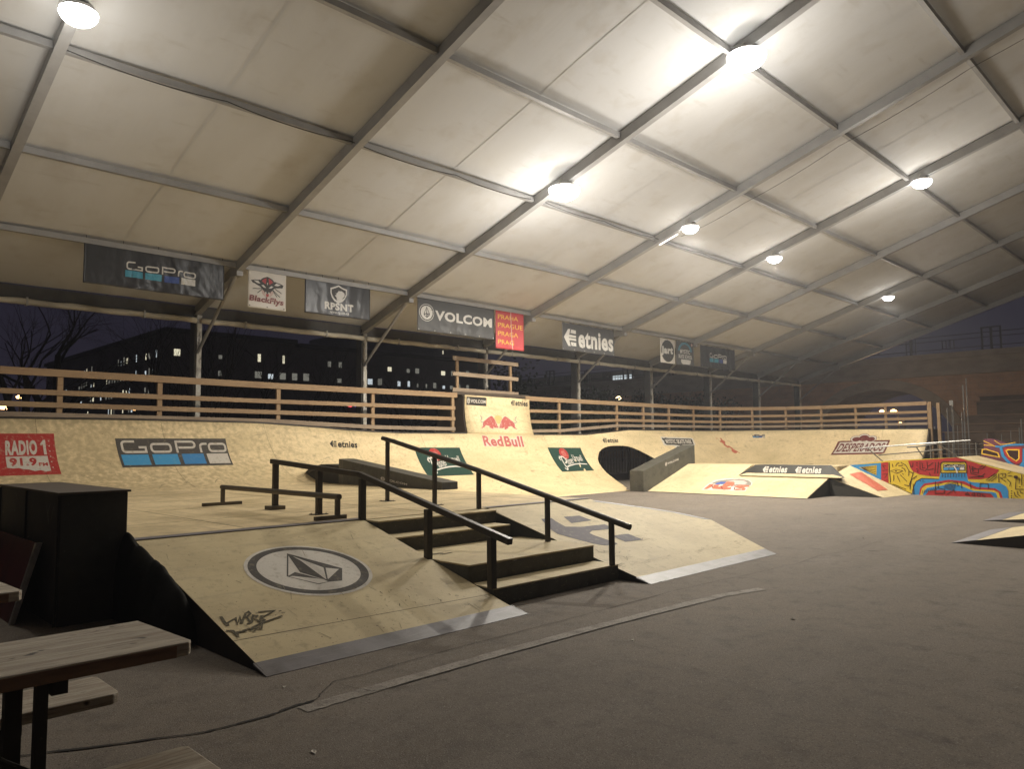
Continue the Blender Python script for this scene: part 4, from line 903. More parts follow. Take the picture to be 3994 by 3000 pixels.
for s_ in ([(785, 585), (790, 620)], [(820, 610), (838, 580), (858, 572)], [(848, 606), (900, 600)], [(875, 568), (930, 600), (965, 660), (960, 715)], [(885, 625), (915, 640), (928, 670)], [(800, 705), (798, 770)], [(835, 712), (868, 782)], [(868, 702), (945, 778)], [(890, 692), (910, 700)],
           [(790, 805), (935, 862)], [(912, 812), (965, 825), (1010, 690), (960, 660)], [(975, 860), (990, 760), (1050, 715)], [(1000, 690), (1020, 672)], [(1000, 905), (1012, 840), (1042, 775), (1105, 742), (1290, 750)],
           [(975, 575), (985, 615), (1005, 615), (1010, 570)], [(1085, 560), (1085, 640), (1140, 660), (1170, 630), (1160, 560)], [(1105, 565), (1115, 630), (1140, 630)], [(1175, 610), (1230, 570)], [(1165, 650), (1235, 640)], [(1185, 680), (1200, 712)], [(1255, 570), (1245, 690)], [(1285, 560), (1275, 690)],
           [(1620, 600), (1640, 690), (1750, 720), (1790, 690)], [(1640, 610), (1700, 640), (1760, 640), (1800, 600)], [(1650, 620), (1660, 680), (1720, 685), (1720, 640), (1640, 640)], [(1730, 625), (1770, 600)], [(1620, 730), (1780, 722)],
           [(1830, 770), (1920, 700)], [(1860, 775), (1925, 720)], [(1800, 765), (1900, 690)], [(1940, 690), (1942, 785)], [(1950, 690), (2015, 690), (2010, 730), (1955, 735), (2020, 780)], [(2040, 690), (2075, 670)], [(2040, 715), (2085, 715)], [(2030, 750), (2070, 790), (2060, 830)],
           [(2130, 730), (2122, 860), (2212, 862)], [(2165, 745), (2162, 800)], [(2190, 700), (2190, 820)], [(2110, 890), (2120, 930), (2150, 950)], [(2140, 880), (2150, 920), (2180, 940)], [(2170, 870), (2180, 900), (2210, 905)],
           [(1310, 585), (1330, 562), (1575, 562), (1592, 590), (1592, 682), (1310, 682), (1310, 585)], [(1010, 800), (1020, 920)], [(1255, 775), (1250, 905), (1350, 905), (1355, 860), (1285, 850), (1280, 800), (1320, 790)],
           [(1490, 780), (1500, 830)], [(1530, 780), (1540, 850)], [(1630, 790), (1640, 860)], [(1735, 865), (1740, 795), (1825, 800), (1830, 860)], [(1575, 920), (1600, 895), (1625, 925), (1580, 915)], [(1650, 905), (1680, 900), (1680, 930), (1650, 925), (1650, 905)], [(1710, 905), (1740, 905), (1738, 935), (1710, 930), (1710, 905)], [(1770, 910), (1765, 935), (1800, 935)], [(1380, 915), (1450, 870), (1470, 900)]): a.stroke(ik, e(*s_), .017)
for k in range(9): a.stroke(ik, e((1330+k*30, 690), (1328+k*30, 728+6*(k % 2))), .014)
for k in range(7): a.stroke(ik, e(*arcp(1450, 880, 30+k*14, 20+k*14, 200, 290, 5)), .013)
for k in range(8): a.stroke(ik, e((1110+k*22, 905-k*6), (1118+k*24, 870-k*5)), .013)
for k in range(14): a.ell(ik, *Bq(1700+k*14, 900+k*1.2), .010, .010, 6)
for x_, y_ in ((1055, 575), (1055, 600), (1055, 640), (1060, 665), (1670, 655), (1985, 712), (2172, 835), (2082, 880), (2082, 905), (2082, 930), (2082, 950), (1120, 765), (1095, 770)): a.ell(ik, *Bq(x_, y_), .018, .016, 10)
a.ell(ik, *Bq(2128, 728), .05, .04, 14)
a.build('mural_paint', XZ(22.988), MR, h0=.003, dh=.0003)
ac = art_cam(P['black'], P['white'], P['cyan'], P['cyan'], P['blue'], P['white'])
ac.poly(P['white'], [(110, 14), (128, 16), (150, 50), (168, 82), (150, 86), (142, 60)])
ac.build('sponsor_plate', XZ(22.970), MR, warp=homog(R4(240, 60), [Bq(1338, 588), Bq(1572, 588), Bq(1338, 655), Bq(1572, 655)]), h0=.003, dh=.0005, label='black plate with blue and white blocks and a torn white flap')
M2 = thing('mural_wedge', 'far painted wedge with blue and orange outlines and dark eye shapes, at the right edge', 'ramp', (-5, 25.2, .6))
wo = [(-5.92, .0), (-5.92, .98), (-5.83, 1.31), (-5.82, 1.54), (-5.66, 1.55), (-5.32, 1.41), (-4.85, 1.37), (-2.5, 1.37), (-2.5, 0)]
MB().prism([(x, 25.19, z) for x, z in wo], [(x, 25.6, z) for x, z in wo]).build('painted_side', P['mpurp'], M2)
M2q = homog([(1745, 320), (2212, 320), (1745, 640), (2212, 640)], [(-5.895, 1.526), (-4.839, 1.515), (-5.938, .67), (-4.882, .689)]); e = lambda *pp: [M2q(*q) for q in pp]
a = Art(); gd, mo_ = P['gold'], P['mred']
a.stroke(gd, e((1775, 335), (1850, 370), (1915, 400), (1870, 385), (1775, 380)), .02); a.stroke(mbl, e((1900, 395), (1960, 400), (2040, 380), (2212, 375)), .05)
a.stroke(mbl, e((1960, 400), (1970, 440), (1985, 500), (2060, 580), (2130, 625)), .07); a.stroke(gd, e((1890, 330), (1960, 375), (2040, 368), (2120, 350)), .018)
a.poly(mo_, e((1985, 440), (2010, 410), (2190, 405), (2190, 560), (2130, 590), (2040, 540))); a.poly(gd, e((2010, 440), (2035, 425), (2165, 425), (2165, 530), (2130, 560), (2045, 505))); a.poly(ik, e((2025, 445), (2045, 438), (2150, 438), (2150, 525), (2125, 548), (2055, 500)))
a.poly(gd, e((1755, 425), (1800, 420), (1935, 462), (1955, 518), (1750, 480))); a.poly(ik, e((1765, 435), (1800, 430), (1925, 470), (1935, 505), (1762, 470)))
a.poly(mbl, e((2200, 420), (2300, 420), (2300, 640), (2140, 632), (2195, 560)))
a.build('mural_paint', XZ(25.19), M2, h0=.003, dh=.0004)
for (x0, y0, y1, hz, lab) in ((-3.42, 12.66, 14.9, .20, 'nearer low wedge kicker at the right edge, black side and cream top'), (-3.90, 16.45, 18.6, .105, 'farther low wedge kicker at the right edge, thin black side')):
    K = thing('kicker_ramp', lab, 'ramp', (x0+1, y0, 0), 'kicker ramps at the right edge')
    L_ = 2.6; zt_ = L_*hz
    MB().prism([(x0+.30, y0, 0), (x0+L_, y0, 0), (x0+L_, y1, 0), (x0+.30, y1, 0)], [(x0+.30, y0, .30*hz), (x0+L_, y0, zt_), (x0+L_, y1, zt_), (x0+.30, y1, .30*hz)]).build('riding_surface', m_plybank, K)
    MB().prism([(x0, y0-.002, .001), (x0+.32, y0-.002, .001), (x0+.32, y1, .001), (x0, y1, .001)], [(x0, y0-.002, .004), (x0+.32, y0-.002, .32*hz+.004), (x0+.32, y1, .32*hz+.004), (x0, y1, .004)]).build('steel_strip', m_steelplate, K)
    MB().quad((x0+.01, y0-.004, 0), (x0+L_, y0-.004, 0), (x0+L_, y0-.004, zt_-.006), (x0+.31, y0-.004, .31*hz+.001)).build('side_board', m_black, K)
# ------------------------------------------------------------------ grind bars behind the far ramps
GR = thing('long_grind_rail', 'long thin double steel rail before the red lettering on the far wall', 'rail', (-8, 27, 0))
yb = 26.6
GBW = lambda px, py: {0: 0}
MB().tube([(-9.87, yb, 1.265), (-6.5, yb, 1.505)], .022, 8).build('top_bar', m_galv, GR); MB().tube([(-9.25, yb, 1.03), (-7.3, yb, 1.21)], .018, 8).build('lower_bar', m_railb, GR)
for p, q in (((-9.62, yb, 1.28), (-9.1, yb, .80)), ((-7.45, yb, 1.43), (-6.9, yb, 1.0))): MB().tube([p, q, (q[0]+.06, yb, 0)], .02, 8).build('leg', m_railb, GR)
G2 = thing('short_grind_rail', 'short bent steel rail in front of the far wall beside the long double rail', 'rail', (-8, 27.6, 0)); yb = 27.4
MB().tube([(-8.6, yb, 1.285), (-8.3, yb, 1.30), (-7.62, yb, 1.40)], .022, 8).build('top_bar', m_rail, G2); MB().tube([(-8.3, yb, 1.27), (-8.12, yb, .97), (-8.0, yb, 0)], .02, 8).build('leg', m_railb, G2); MB().tube([(-7.66, yb, 1.39), (-7.6, yb, 0)], .02, 8).build('leg', m_railb, G2)
# fence seen through the arch in the wall
FN = thing('bar_fence', 'grey upright-bar fence seen through the arch under the wall', 'fence', (-19.6, 23, 0))
b = MB().box(-19.63, -19.6, 18, 30, 1.18, 1.22).box(-19.63, -19.6, 18, 30, .22, .26); b.build('rail', m_galv, FN)
for k in range(60):
    y = 18.1+k*.2; MB().box(-19.62, -19.60, y, y+.02, .26, 1.18).build('bar', m_galv, FN)
# ------------------------------------------------------------------ banners
BX = -16.84
def bsurf(amp, seed, y0, y1, z0, z1, kx=3.0, loose=0):
    def f(a_, c_, h):
        u, v = (a_-y0)/(y1-y0), (z1-c_)/(z1-z0)
        n1 = noise.noise(Vector((a_*kx, c_*.9+seed*5, seed)))*amp; n2 = abs(noise.noise(Vector((a_*6+c_*3, c_*5, seed*3))))*amp*.8
        env = (.25+.75*math.sin(PI*min(1, max(0, u))))*(.3+v)
        tie = -.012*abs(math.sin(u*PI*6))*(1-v)
        return Vector((BX+(n1+n2)*env+loose*v*v*.3+h+.01, a_, c_+tie*1.5))
    return f
def banner(label, y0, y1, z0, z1, base, art, amp=.04, seed=1, eyelets=True, ties=4, kx=3.0, loose=0):
    t = thing('banner', label, 'banner', (BX, (y0+y1)/2, z1), 'sponsor banners hanging from the lowest purlin')
    f = bsurf(amp, seed, y0, y1, z0, z1, kx, loose); NY = max(12, int((y1-y0)*22)); NZ = 22
    vs = [f(y0+(y1-y0)*i/NY, z1-(z1-z0)*j/NZ, 0) for j in range(NZ+1) for i in range(NY+1)]
    fs = [(j*(NY+1)+i, j*(NY+1)+i+1, (j+1)*(NY+1)+i+1, (j+1)*(NY+1)+i) for j in range(NZ) for i in range(NY)]
    MB().mesh(vs, fs).build('cloth', base, t, smooth=True, solid=.003)
    if art: art[0].build('print', f, t, warp=homog(R4(art[1], art[2]), [(y0, z1), (y1, z1), (y0, z0), (y1, z0)]), grid=(.045, .045), h0=.004, dh=.0004)
    b = MB()
    for k in range(ties+1):
        y = y0+.04+(y1-y0-.08)*k/ties; b.tube([(BX+.005, y, z1-.03), (BX, y, z1+.09)], .006, 5)
    b.build('tie', m_black, t)
    if eyelets:
        b = MB()
        for k in range(ties+1):
            y = y0+.05+(y1-y0-.1)*k/ties; p = f(y, z0+.05, .006); b.box(p.x-.002, p.x+.003, p.y-.012, p.y+.012, p.z-.012, p.z+.012)
        b.build('eyelet', V['pwhite'] if base is not V['white'] else V['pblack'], t)
    return t
a = Art().sub(art_cam(None, V['pwhite'], V['cy'], V['cy'], V['bl'], V['pwhite'], False), lambda x, y: (78+x*.655, 33+y*.72))
banner('large black banner with white GoPro lettering over blue and white blocks, leftmost under the roof', 4.47, 7.40, 4.90, 5.82, V['black'], (a, 300, 100), .035, 2, False, 4, 3.4)
def art_flys():
    a = Art(); K, R_, W_ = V['pblack'], V['pred'], V['pwhite']
    a.poly(K, [(32, 38)]+arcp(50, 36, 19, 17, 180, 360, 14)+[(68, 40), (50, 44)]); a.poly(R_, [(34, 38)]+arcp(50, 37, 16, 15, 180, 262, 8)+[(46, 36), (42, 40)]); a.poly(R_, [(66, 38)]+arcp(50, 37, 16, 15, 360, 280, 8)+[(54, 36), (58, 40)])
    a.poly(K, [(7, 32), (30, 28), (46, 38), (50, 24), (54, 38), (70, 28), (93, 34), (90, 42), (72, 44), (64, 50), (58, 60), (54, 56), (50, 64), (46, 56), (42, 60), (36, 50), (28, 44), (12, 38)])
    for q in ([(14, 33), (26, 31), (32, 38), (22, 37)], [(86, 35), (74, 31), (68, 38), (78, 38)], [(34, 42), (40, 40), (47, 47), (40, 46)], [(66, 42), (60, 40), (53, 47), (60, 46)], [(49, 34), (51, 34), (50, 42)]): a.poly(W_, q)
    for s_ in ([(36, 50), (12, 53)], [(36, 52), (24, 62)], [(64, 50), (84, 66)], [(64, 52), (76, 66)], [(70, 46), (88, 56)]): a.stroke(K, s_, 2)
    for s_ in ([(35, 54), (38, 62), (45, 68)], [(65, 54), (62, 62), (55, 68)], [(39, 54), (43, 62)], [(61, 54), (57, 62)]): a.stroke(V['ppink'], s_, 2.4)
    a.poly(R_, [(46, 60), (50, 64), (54, 60), (53, 69), (47, 69)])
    a.text(V['ppink'], 'BlackFlys', (5, 68), (95, 71), (2, 88), (93, 91), .07); a.text(V['pmar'], 'BlackFlys', (6, 69), (94, 72), (3, 87), (91, 90), .02)
    return a
banner('white square banner with a snarling winged emblem over dark red BlackFlys lettering', 7.98, 8.96, 4.83, 5.81, V['white'], (art_flys(), 100, 100), .015, 3, True, 2)
a = Art(); W_ = V['pwhite']
a.poly(W_, [(100, 13), (112, 17), (126, 20), (126, 36), (120, 48), (112, 57), (100, 63), (88, 57), (80, 48), (75, 36), (75, 22), (88, 17)])
a.poly(V['pblack'], [(100, 17), (112, 21), (122, 24), (122, 36), (117, 46), (110, 50), (118, 40), (118, 32), (110, 27), (100, 29), (94, 36), (93, 46), (97, 56), (90, 52), (83, 45), (79, 35), (79, 25), (90, 21)])
a.poly(W_, [(100, 60), (95, 48), (96, 38), (104, 31), (112, 32), (110, 38), (104, 38), (112, 46), (108, 54)])
a.tbox(W_, 'RPSNT', 58, 62, 146, 83, .05); a.tbox(W_, 'www.rpsnt.cz', 74, 86, 132, 94, .02)
banner('crinkled black banner with a white shield and wave emblem over white RPSNT lettering', 9.47, 11.42, 4.87, 5.82, V['black'], (a, 200, 100), .028, 4, False, 4, 4.5)
a = Art(); a.sub(art_stone(V['pblack'], W_), lambda x, y: (33+27*x, 43+26*y)); a.tbox(W_, 'VOLCOM', 64, 32, 290, 62, .04)
banner('charcoal banner with white VOLCOM lettering and a round diamond emblem', 13.02, 16.03, 4.77, 5.75, V['grey'], (a, 300, 100), .03, 5, True, 5)
a = Art()
for k, (s1, wd) in enumerate((('PRAHA', 72), ('PRAGUE', 88), ('PRAGA', 72), ('PRAG', 56))): a.tbox(V['yel'], s1, 8, 10+k*22, 8+wd, 22+k*22, .004)
a.stroke(V['ppink'], [(53, 0), (58, 100)], 3)
banner('red banner repeating PRAHA PRAGUE PRAGA PRAG in yellow, with a pale crease down it', 16.09, 17.35, 4.52, 5.74, V['red'], (a, 100, 100), .03, 6, False, 3, 4)
a = Art().sub(art_etnies(W_), lambda x, y: (8+x*1.78, 20+y*1.62))
banner('black banner with big white etnies lettering and arrow emblem', 19.25, 22.15, 4.72, 5.70, V['grey'], (a, 300, 100), .03, 7, True, 5)
a = Art().ell(V['pblack'], 50, 50, 44, 45, 36); a.text(W_, 'Jart', (6, 32), (86, 30), (6, 70), (86, 70), .06)
banner('white square banner with a black disc and white Jart lettering', 25.15, 26.2, 4.70, 5.70, V['white'], (a, 100, 100), .012, 8, False, 2)
a = Art(); a.stroke(V['cy'], arcp(50, 48, 36, 40, 190, 350, 14), 8); a.stroke(V['pblack'], arcp(50, 48, 36, 40, 190, 350, 14), 1.5)
a.tbox(W_, 'MYSTIC', 22, 34, 78, 52, .03); a.tbox(W_, 'SKATE SCHOOL', 12, 56, 90, 72, .035); a.poly(W_, [(26, 76), (82, 76), (80, 90), (70, 96), (36, 96), (26, 88)]); a.ell(V['ppink'], 90, 10, 4, 6, 10)
banner('black square banner reading MYSTIC SKATE SCHOOL with a white bathtub shape', 26.29, 27.62, 4.70, 5.70, V['grey'], (a, 100, 100), .02, 9, False, 3)
a = Art().sub(art_cam(None, V['pwhite'], V['cy'], V['cy'], V['bl'], V['pwhite'], False), lambda x, y: (72+x*.64, 28+y*.80))
banner('far black GoPro banner with blue and white blocks, rightmost under the roof', 28.15, 31.1, 4.73, 5.68, V['black'], (a, 300, 100), .035, 10, False, 5)
# ------------------------------------------------------------------ foreground furniture at the left
def picnic(label, x0, x1, yR, z=.75, brace=True):
    t = thing('picnic_table', label, 'table', ((x0+x1)/2, yR-1, 0), 'timber tables')
    wm = (x1-x0)/1
    MB().prism([(x0, yR-2.2, z-.055), (x1, yR-2.2, z-.055), (x1, yR+.03-.02, z-.055), (x1-.03, yR+.03, z-.055), (x0, yR, z-.055)], [(x0, yR-2.2, z), (x1, yR-2.2, z), (x1, yR+.01, z), (x1-.03, yR+.03, z), (x0, yR, z)]).build('tabletop', m_top, t, bevel=.006)
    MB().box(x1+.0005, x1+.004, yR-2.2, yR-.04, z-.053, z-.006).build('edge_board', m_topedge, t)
    for yy in (yR-.50, yR-1.9):
        MB().box(x1-.085, x1-.045, yy-.02, yy+.02, 0, z-.056).build('leg', m_black, t); MB().box(x0+.045, x0+.10, yy-.03, yy+.03, 0, z-.056).build('leg', m_black, t)
        MB().box(x0+.05, x1-.05, yy+.031, yy+.085, z-.115, z-.056).build('crossbar', m_black, t)
    if brace: MB().tube([(x1-.072, yR-.53, .38), (x1-.072, yR-.95, .69)], .010, 6).build('brace', m_black, t)
    return t
picnic('weathered dark timber table filling the lower left corner', -3.73, -3.17, 1.27)
picnic('second weathered timber table, only its corner showing at the left edge', -5.52, -4.98, 1.05, .75, False)
def bench(label, x0, x1, yR, z=.42):
    t = thing('timber_bench', label, 'bench', ((x0+x1)/2, yR-1, 0), 'timber benches beside the near table')
    MB().prism([(x0, yR-2.2, z-.05), (x1, yR-2.2, z-.05), (x1, yR-.03, z-.05), (x1-.03, yR, z-.05), (x0+.02, yR, z-.05), (x0, yR-.02, z-.05)], [(x0, yR-2.2, z), (x1, yR-2.2, z), (x1, yR-.03, z), (x1-.03, yR, z), (x0+.02, yR, z), (x0, yR-.02, z)]).build('seat', m_top, t, bevel=.008)
    for yy in (yR-.45, yR-1.9):
        MB().box(x1-.08, x1-.04, yy-.02, yy+.02, 0, z-.051).build('leg', m_black, t); MB().box(x0+.04, x0+.09, yy-.03, yy+.03, 0, z-.051).build('leg', m_black, t)
        MB().box(x0+.04, x1-.04, yy+.031, yy+.07, z-.10, z-.051).build('crossbar', m_black, t)
bench('timber bench behind the near table, below its far edge', -4.17, -3.81, 1.23)
bench('timber bench in front of the near table, only a corner showing at the bottom edge', -2.97, -2.60, 1.20)
BXO = thing('black_crate', 'large black painted box standing left of the round emblem bank', 'box', (-8.6, 2.1, 0))
MB().box(-9.8, -7.46, 1.87, 2.42, 0, 1.135).build('body', m_black, BXO, bevel=.008); MB().box(-9.82, -7.44, 1.85, 2.44, 1.136, 1.155).build('lid', m_board, BXO)
a = Art(); rr = random.Random(9)
for s_ in ([(-7.9, 1.02), (-7.86, .95), (-7.80, .86)], [(-7.86, .95), (-7.82, 1.0), (-7.78, 1.04)], [(-7.84, .98), (-7.835, .88)], [(-7.66, 1.03), (-7.70, .96), (-7.74, .90)]): a.stroke(P['grey'], s_, .004)
for k in range(40):
    x, z = rr.uniform(-9.7, -7.5), rr.uniform(.05, 1.1); a.stroke(P['grey'] if k % 3 else P['tag'], [(x, z), (x+rr.uniform(-.08, .08), z+rr.uniform(-.05, .05))], .0025)
a.build('scratches', lambda a_, c_, h: Vector((a_, 1.87-h, c_)), BXO, h0=.0015, dh=.00001)
for x_ in (-9.78, -8.65, -7.52): MB().box(x_, x_+.04, 1.852, 1.869, 0, 1.13).build('batten', m_black, BXO)
RB = thing('red_board', 'dark red panel with a grey edge leaning against the black box', 'panel', (-8.9, 1.8, 0))
MB().prism([(-10.6, 1.62, 0), (-7.93, 1.62, 0), (-7.93, 1.65, 0), (-10.6, 1.65, 0)], [(-10.6, 1.80, .68), (-7.93, 1.80, .68), (-7.93, 1.83, .68), (-10.6, 1.83, .68)]).build('panel', m_red, RB)
MB().prism([(-7.92, 1.61, 0), (-7.87, 1.61, 0), (-7.87, 1.65, 0), (-7.92, 1.65, 0)], [(-7.92, 1.79, .69), (-7.87, 1.79, .69), (-7.87, 1.84, .69), (-7.92, 1.84, .69)]).build('edge', m_galv, RB)
b = MB(); NX, NY = 46, 12; vs = []
for i in range(NX+1):
    for j in range(NY+1):
        x = -7.75+1.75*i/NX; s = j/NY; y = 2.31+.22*s
        hgt = max(.02, (bz(x)+.085)*(1 if x < -6.3 else max(0, 1-((x+6.3)/.3)**2)**.5)+.05*noise.noise(Vector((x*3.1, 1, 2)))+.035*noise.noise(Vector((x*9, 4, 2))))
        z = hgt*math.sin(PI*min(1, s*1.02+.02))**.45 if 0 < j < NY else 0
        vs.append((x, y+.02*noise.noise(Vector((x*4, z*4, 0))), z))
fs = [(i*(NY+1)+j, (i+1)*(NY+1)+j, (i+1)*(NY+1)+j+1, i*(NY+1)+j+1) for i in range(NX) for j in range(NY)]
tag(b.mesh(vs, fs).build('tarp_heap', m_tarp, None, smooth=True), 'black tarpaulin heap lying along the left edge of the emblem bank', 'tarpaulin')
LN = ['paper scrap nearest the camera, on the asphalt below the long dark crack', 'paper scrap between the steel strip of the emblem bank and the crack', 'paper scrap on the asphalt just past the thick dark crack', 'paper scrap at the foot of the black pointed end of the far bank', 'paper scrap in the middle of the open asphalt', 'paper scrap at the right corner of the far bank', 'paper scrap beside the old concrete line', 'paper scrap on the open asphalt right of the old concrete line', 'paper scrap on the asphalt behind the faded arrow bank', 'farther paper scrap between the faded arrow bank and the far bank']
LT = [(-3.3, 1.75), (-4.55, 2.45), (-3.5, 2.05), (-6.2, 18.6), (-4.6, 12.4), (-8.6, 19.5), (-3.6, 4.9), (-3.0, 6.4), (-5.9, 12.4), (-6.7, 14.8)]
for k, (x, y) in enumerate(LT):
    rr = random.Random(k); s = .018+.014*rr.random(); an = rr.uniform(0, 3); c, d = math.cos(an)*s, math.sin(an)*s
    o = MB().prism([(x-c, y-d, .001), (x+d*.5, y-c*.5, .001), (x+c, y+d, .001), (x-d*.4, y+c*.5, .001)], [(x-c*.8, y-d, .006), (x+d*.4, y-c*.4, .011), (x+c*.9, y+d, .004), (x-d*.4, y+c*.4, .008)]).build('paper_scrap', P['pwhite'])
    tag(o, LN[k], 'litter', 'litter scraps on the asphalt')
# ------------------------------------------------------------------ bridge and yard beyond the far end
BR = thing('stone_bridge', 'dark stone bridge with a wide low arch beyond the far end of the tent', 'bridge', (-18, 60, 0))
b = MB(); cx, ax, az, zb = -20.6, 5.3, 5.0, .34; yb = 60; top = 6.1; n = 30
ar = [(cx-ax*math.cos(PI*k/n), zb+az*math.sin(PI*k/n)) for k in range(n+1)]
fr = []
for (x0, z0), (x1, z1) in zip(ar[:-1], ar[1:]): b.quad((x0, yb, z0), (x1, yb, z1), (x1, yb, top), (x0, yb, top)); b.quad((x0, yb, z0), (x0, yb+8, z0), (x1, yb+8, z1), (x1, yb, z1))
b.quad((-60, yb, -.1), (ar[0][0], yb, -.1), (ar[0][0], yb, top), (-60, yb, top)); b.quad((ar[-1][0], yb, -.1), (40, yb, -.1), (40, yb, top), (ar[-1][0], yb, top))
b.quad((ar[0][0], yb, -.1), (ar[0][0], yb+8, -.1), (ar[0][0], yb+8, zb), (ar[0][0], yb, zb)); b.quad((ar[-1][0], yb, -.1), (ar[-1][0], yb, zb), (ar[-1][0], yb+8, zb), (ar[-1][0], yb+8, -.1))
b.build('wall', m_stone, BR)
b = MB()
for k in range(n):
    (x0, z0), (x1, z1) = ar[k], ar[k+1]; f = lambda x, z, s: (cx+(x-cx)*s, zb+(z-zb)*s)
    p, q, r_, s_ = f(x0, z0, 1.0), f(x1, z1, 1.0), f(x1, z1, 1.15), f(x0, z0, 1.15)
    b.prism([(t_[0], yb-.12, t_[1]) for t_ in (p, q, r_, s_)], [(t_[0], yb-.002, t_[1]) for t_ in (p, q, r_, s_)])
b.build('arch_ring', m_conc2, BR)
MB().box(-60, 40, yb-.35, yb+8, 6.11, 6.45).box(-60, 40, yb-.15, yb+8, 6.46, 7.3).box(-60, 40, yb-.45, yb+8, 7.31, 7.70).build('cornice', m_conc2, BR)
b = MB()
for z in (8.0, 8.62, 8.95): b.box(-60, 40, yb-.05, yb+.01, z-.03, z+.03)
b.build('handrail', m_iron, BR)
for k in range(-9, 9):
    xx = -13.05+k*5.15
    b = MB()
    if k % 2 == 0: b.box(xx-.62, xx-.50, yb-.08, yb+.04, 7.7, 9.23).box(xx-.08, xx+.08, yb-.08, yb+.04, 7.7, 9.23).box(xx+.50, xx+.62, yb-.08, yb+.04, 7.7, 9.23).box(xx-.62, xx+.62, yb-.09, yb+.05, 9.23, 9.33)
    else: b.box(xx-.35, xx-.29, yb-.08, yb+.04, 7.7, 8.95).box(xx-.09, xx+.09, yb-.08, yb+.04, 7.7, 9.05).box(xx+.29, xx+.35, yb-.08, yb+.04, 7.7, 8.95)
    b.build('railing_post', m_iron, BR)
    b = MB()
    for q in (-.45, -.2, .05, .3): b.box(xx+2.5+q, xx+2.56+q, yb-.05, yb+.02, 8.03, 8.60)
    b.build('baluster', m_iron, BR)
m_stand = M('stand_riser', (.20, .14, .10), .8, 0, [((1, 1, 4), .45, .7, (.13, .09, .065), 5)])
SB = thing('stepped_stand', 'dark brown stepped timber stand at the far right, in front of the bridge', 'stand', (-5, 44, 0))
hs_ = [(-11.72, 1.92), (-11.5, 2.33), (-11.13, 2.79), (-10.78, 3.54), (-10.8, 3.85)]
for k, (x0, z) in enumerate(hs_):
    y = 43.2+k*.8; MB().box(x0, 14, y, y+.75, 0, z-.05).build('riser', m_stand, SB); MB().box(x0-.1, 14, y-.06, y+.76, z-.045, z).build('plank', M('stand_plank_%d' % k, (.34, .23, .16), .8), SB)
PL = [(-10.7, 1.4, 3.04), (-10.5, 1.9, 3.15), (-10.17, 1.5, 2.81), (-9.98, 1.4, 4.09), (-9.87, 1.4, 4.4), (-11.07, 1.0, 2.68), (-11.28, .7, 2.16), (-7.77, 1.2, 2.42), (-7.89, .9, 2.04), (-10.3, .8, 2.2), (-10.05, .9, 2.3), (-8.6, .5, 1.75), (-9.1, .4, 1.8), (-8.2, .4, 1.9), (-7.2, .6, 1.9)]
PN = ['thick pale pole with a flat top, right of the dark archway edge', 'galvanised pole directly under the small square sign', 'galvanised pole standing just right of the small square sign', 'left one of the two tallest poles before the bridge', 'tallest pole of the yard, reaching highest against the bridge', 'violet-grey pole inside the dark right foot of the arch', 'leftmost short pole of the yard, next to the far wall end',
      'short bright pole near the right edge above the mural wedge', 'short pole left of the bright one above the mural wedge', 'thin low pole close under the square sign', 'thin low pole below the two tallest poles', 'thin stub pole left of the mural wedge', 'lowest thin stub pole before the stand', 'thin stub pole above the left tip of the mural wedge', 'rightmost thin pole of the yard, at the right edge']
for k, (x, z0, z1) in enumerate(PL):
    o = MB().tube([(x-.02, 40+.15*(k % 3), 0), (x, 40+.15*(k % 3), z1)], .028 if k < 9 else .018, 8).build('steel_pole', m_galv)
    tag(o, PN[k], 'pole', 'upright poles before the stepped stand')
SG = thing('small_sign', 'small pale square sign on a thin pole before the bridge', 'sign', (-10.4, 39.6, 0)); MB().box(-10.49, -10.33, 39.6, 39.62, 3.13, 3.37).build('plate', m_alul, SG); MB().tube([(-10.41, 39.63, 0), (-10.41, 39.63, 3.35)], .015, 6).build('pole', m_galv, SG)
YR = thing('yard_barrier', 'low dark steel barrier of thin bars behind the red part of the mural ramp', 'barrier', (-8, 33, 0))
b = MB()
for z in (.95, 1.15, 1.35): b.tube([(-9.6, 33, z), (-6.5, 33, z)], .018, 6)
b.build('bar', m_railb, YR)
for x in (-9.5, -8.7, -7.9, -7.1, -6.6): MB().tube([(x, 33, 0), (x, 33, 1.4)], .018, 6).build('upright', m_galv, YR)
# ------------------------------------------------------------------ buildings behind the trees
def facade(bd, o, ux, n, W, H, rows, cols, lit, seed, wwd=.55, whh=.5, z0=1.2):
    rr = random.Random(seed); ux = Vector(ux); n = Vector(n); o = Vector(o); cw = W/cols; rh = (H-z0-.6)/rows
    for r in range(rows):
        for c in range(cols):
            v = rr.random(); L_ = lit(r, c, v)
            if L_ is None: continue
            p = o+ux*(cw*(c+.5))+Vector((0, 0, z0+rh*(r+.3))); hw, hh = cw*wwd/2*rr.uniform(.45, 1), rh*whh*rr.uniform(.45, 1)
            m_ = {'w': m_winw, 'c': m_winc, 'd': m_wind, 'x': m_glass_off}[L_]
            if L_ in 'wcd' and rr.random() < .5: hw *= .55; p = p+ux*hw*.5
            MB().quad(p-ux*hw+n*.03, p+ux*hw+n*.03, p+ux*hw+n*.03+Vector((0, 0, hh)), p-ux*hw+n*.03+Vector((0, 0, hh))).build('window', m_, bd)
B1 = thing('apartment_block', 'dark L-shaped block with scattered lit windows behind bare trees at the left', 'building', (-66, 24, 0))
MB().box(-104, -65.73, 24.06, 36, 0, 11.3).box(-78, -65.73, 36.01, 62, 0, 11.0).build('wall', m_far, B1); MB().box(-104.3, -65.5, 23.8, 36.2, 11.31, 11.7).box(-78.2, -65.5, 36.3, 62.2, 11.01, 11.4).build('roof', m_black, B1)
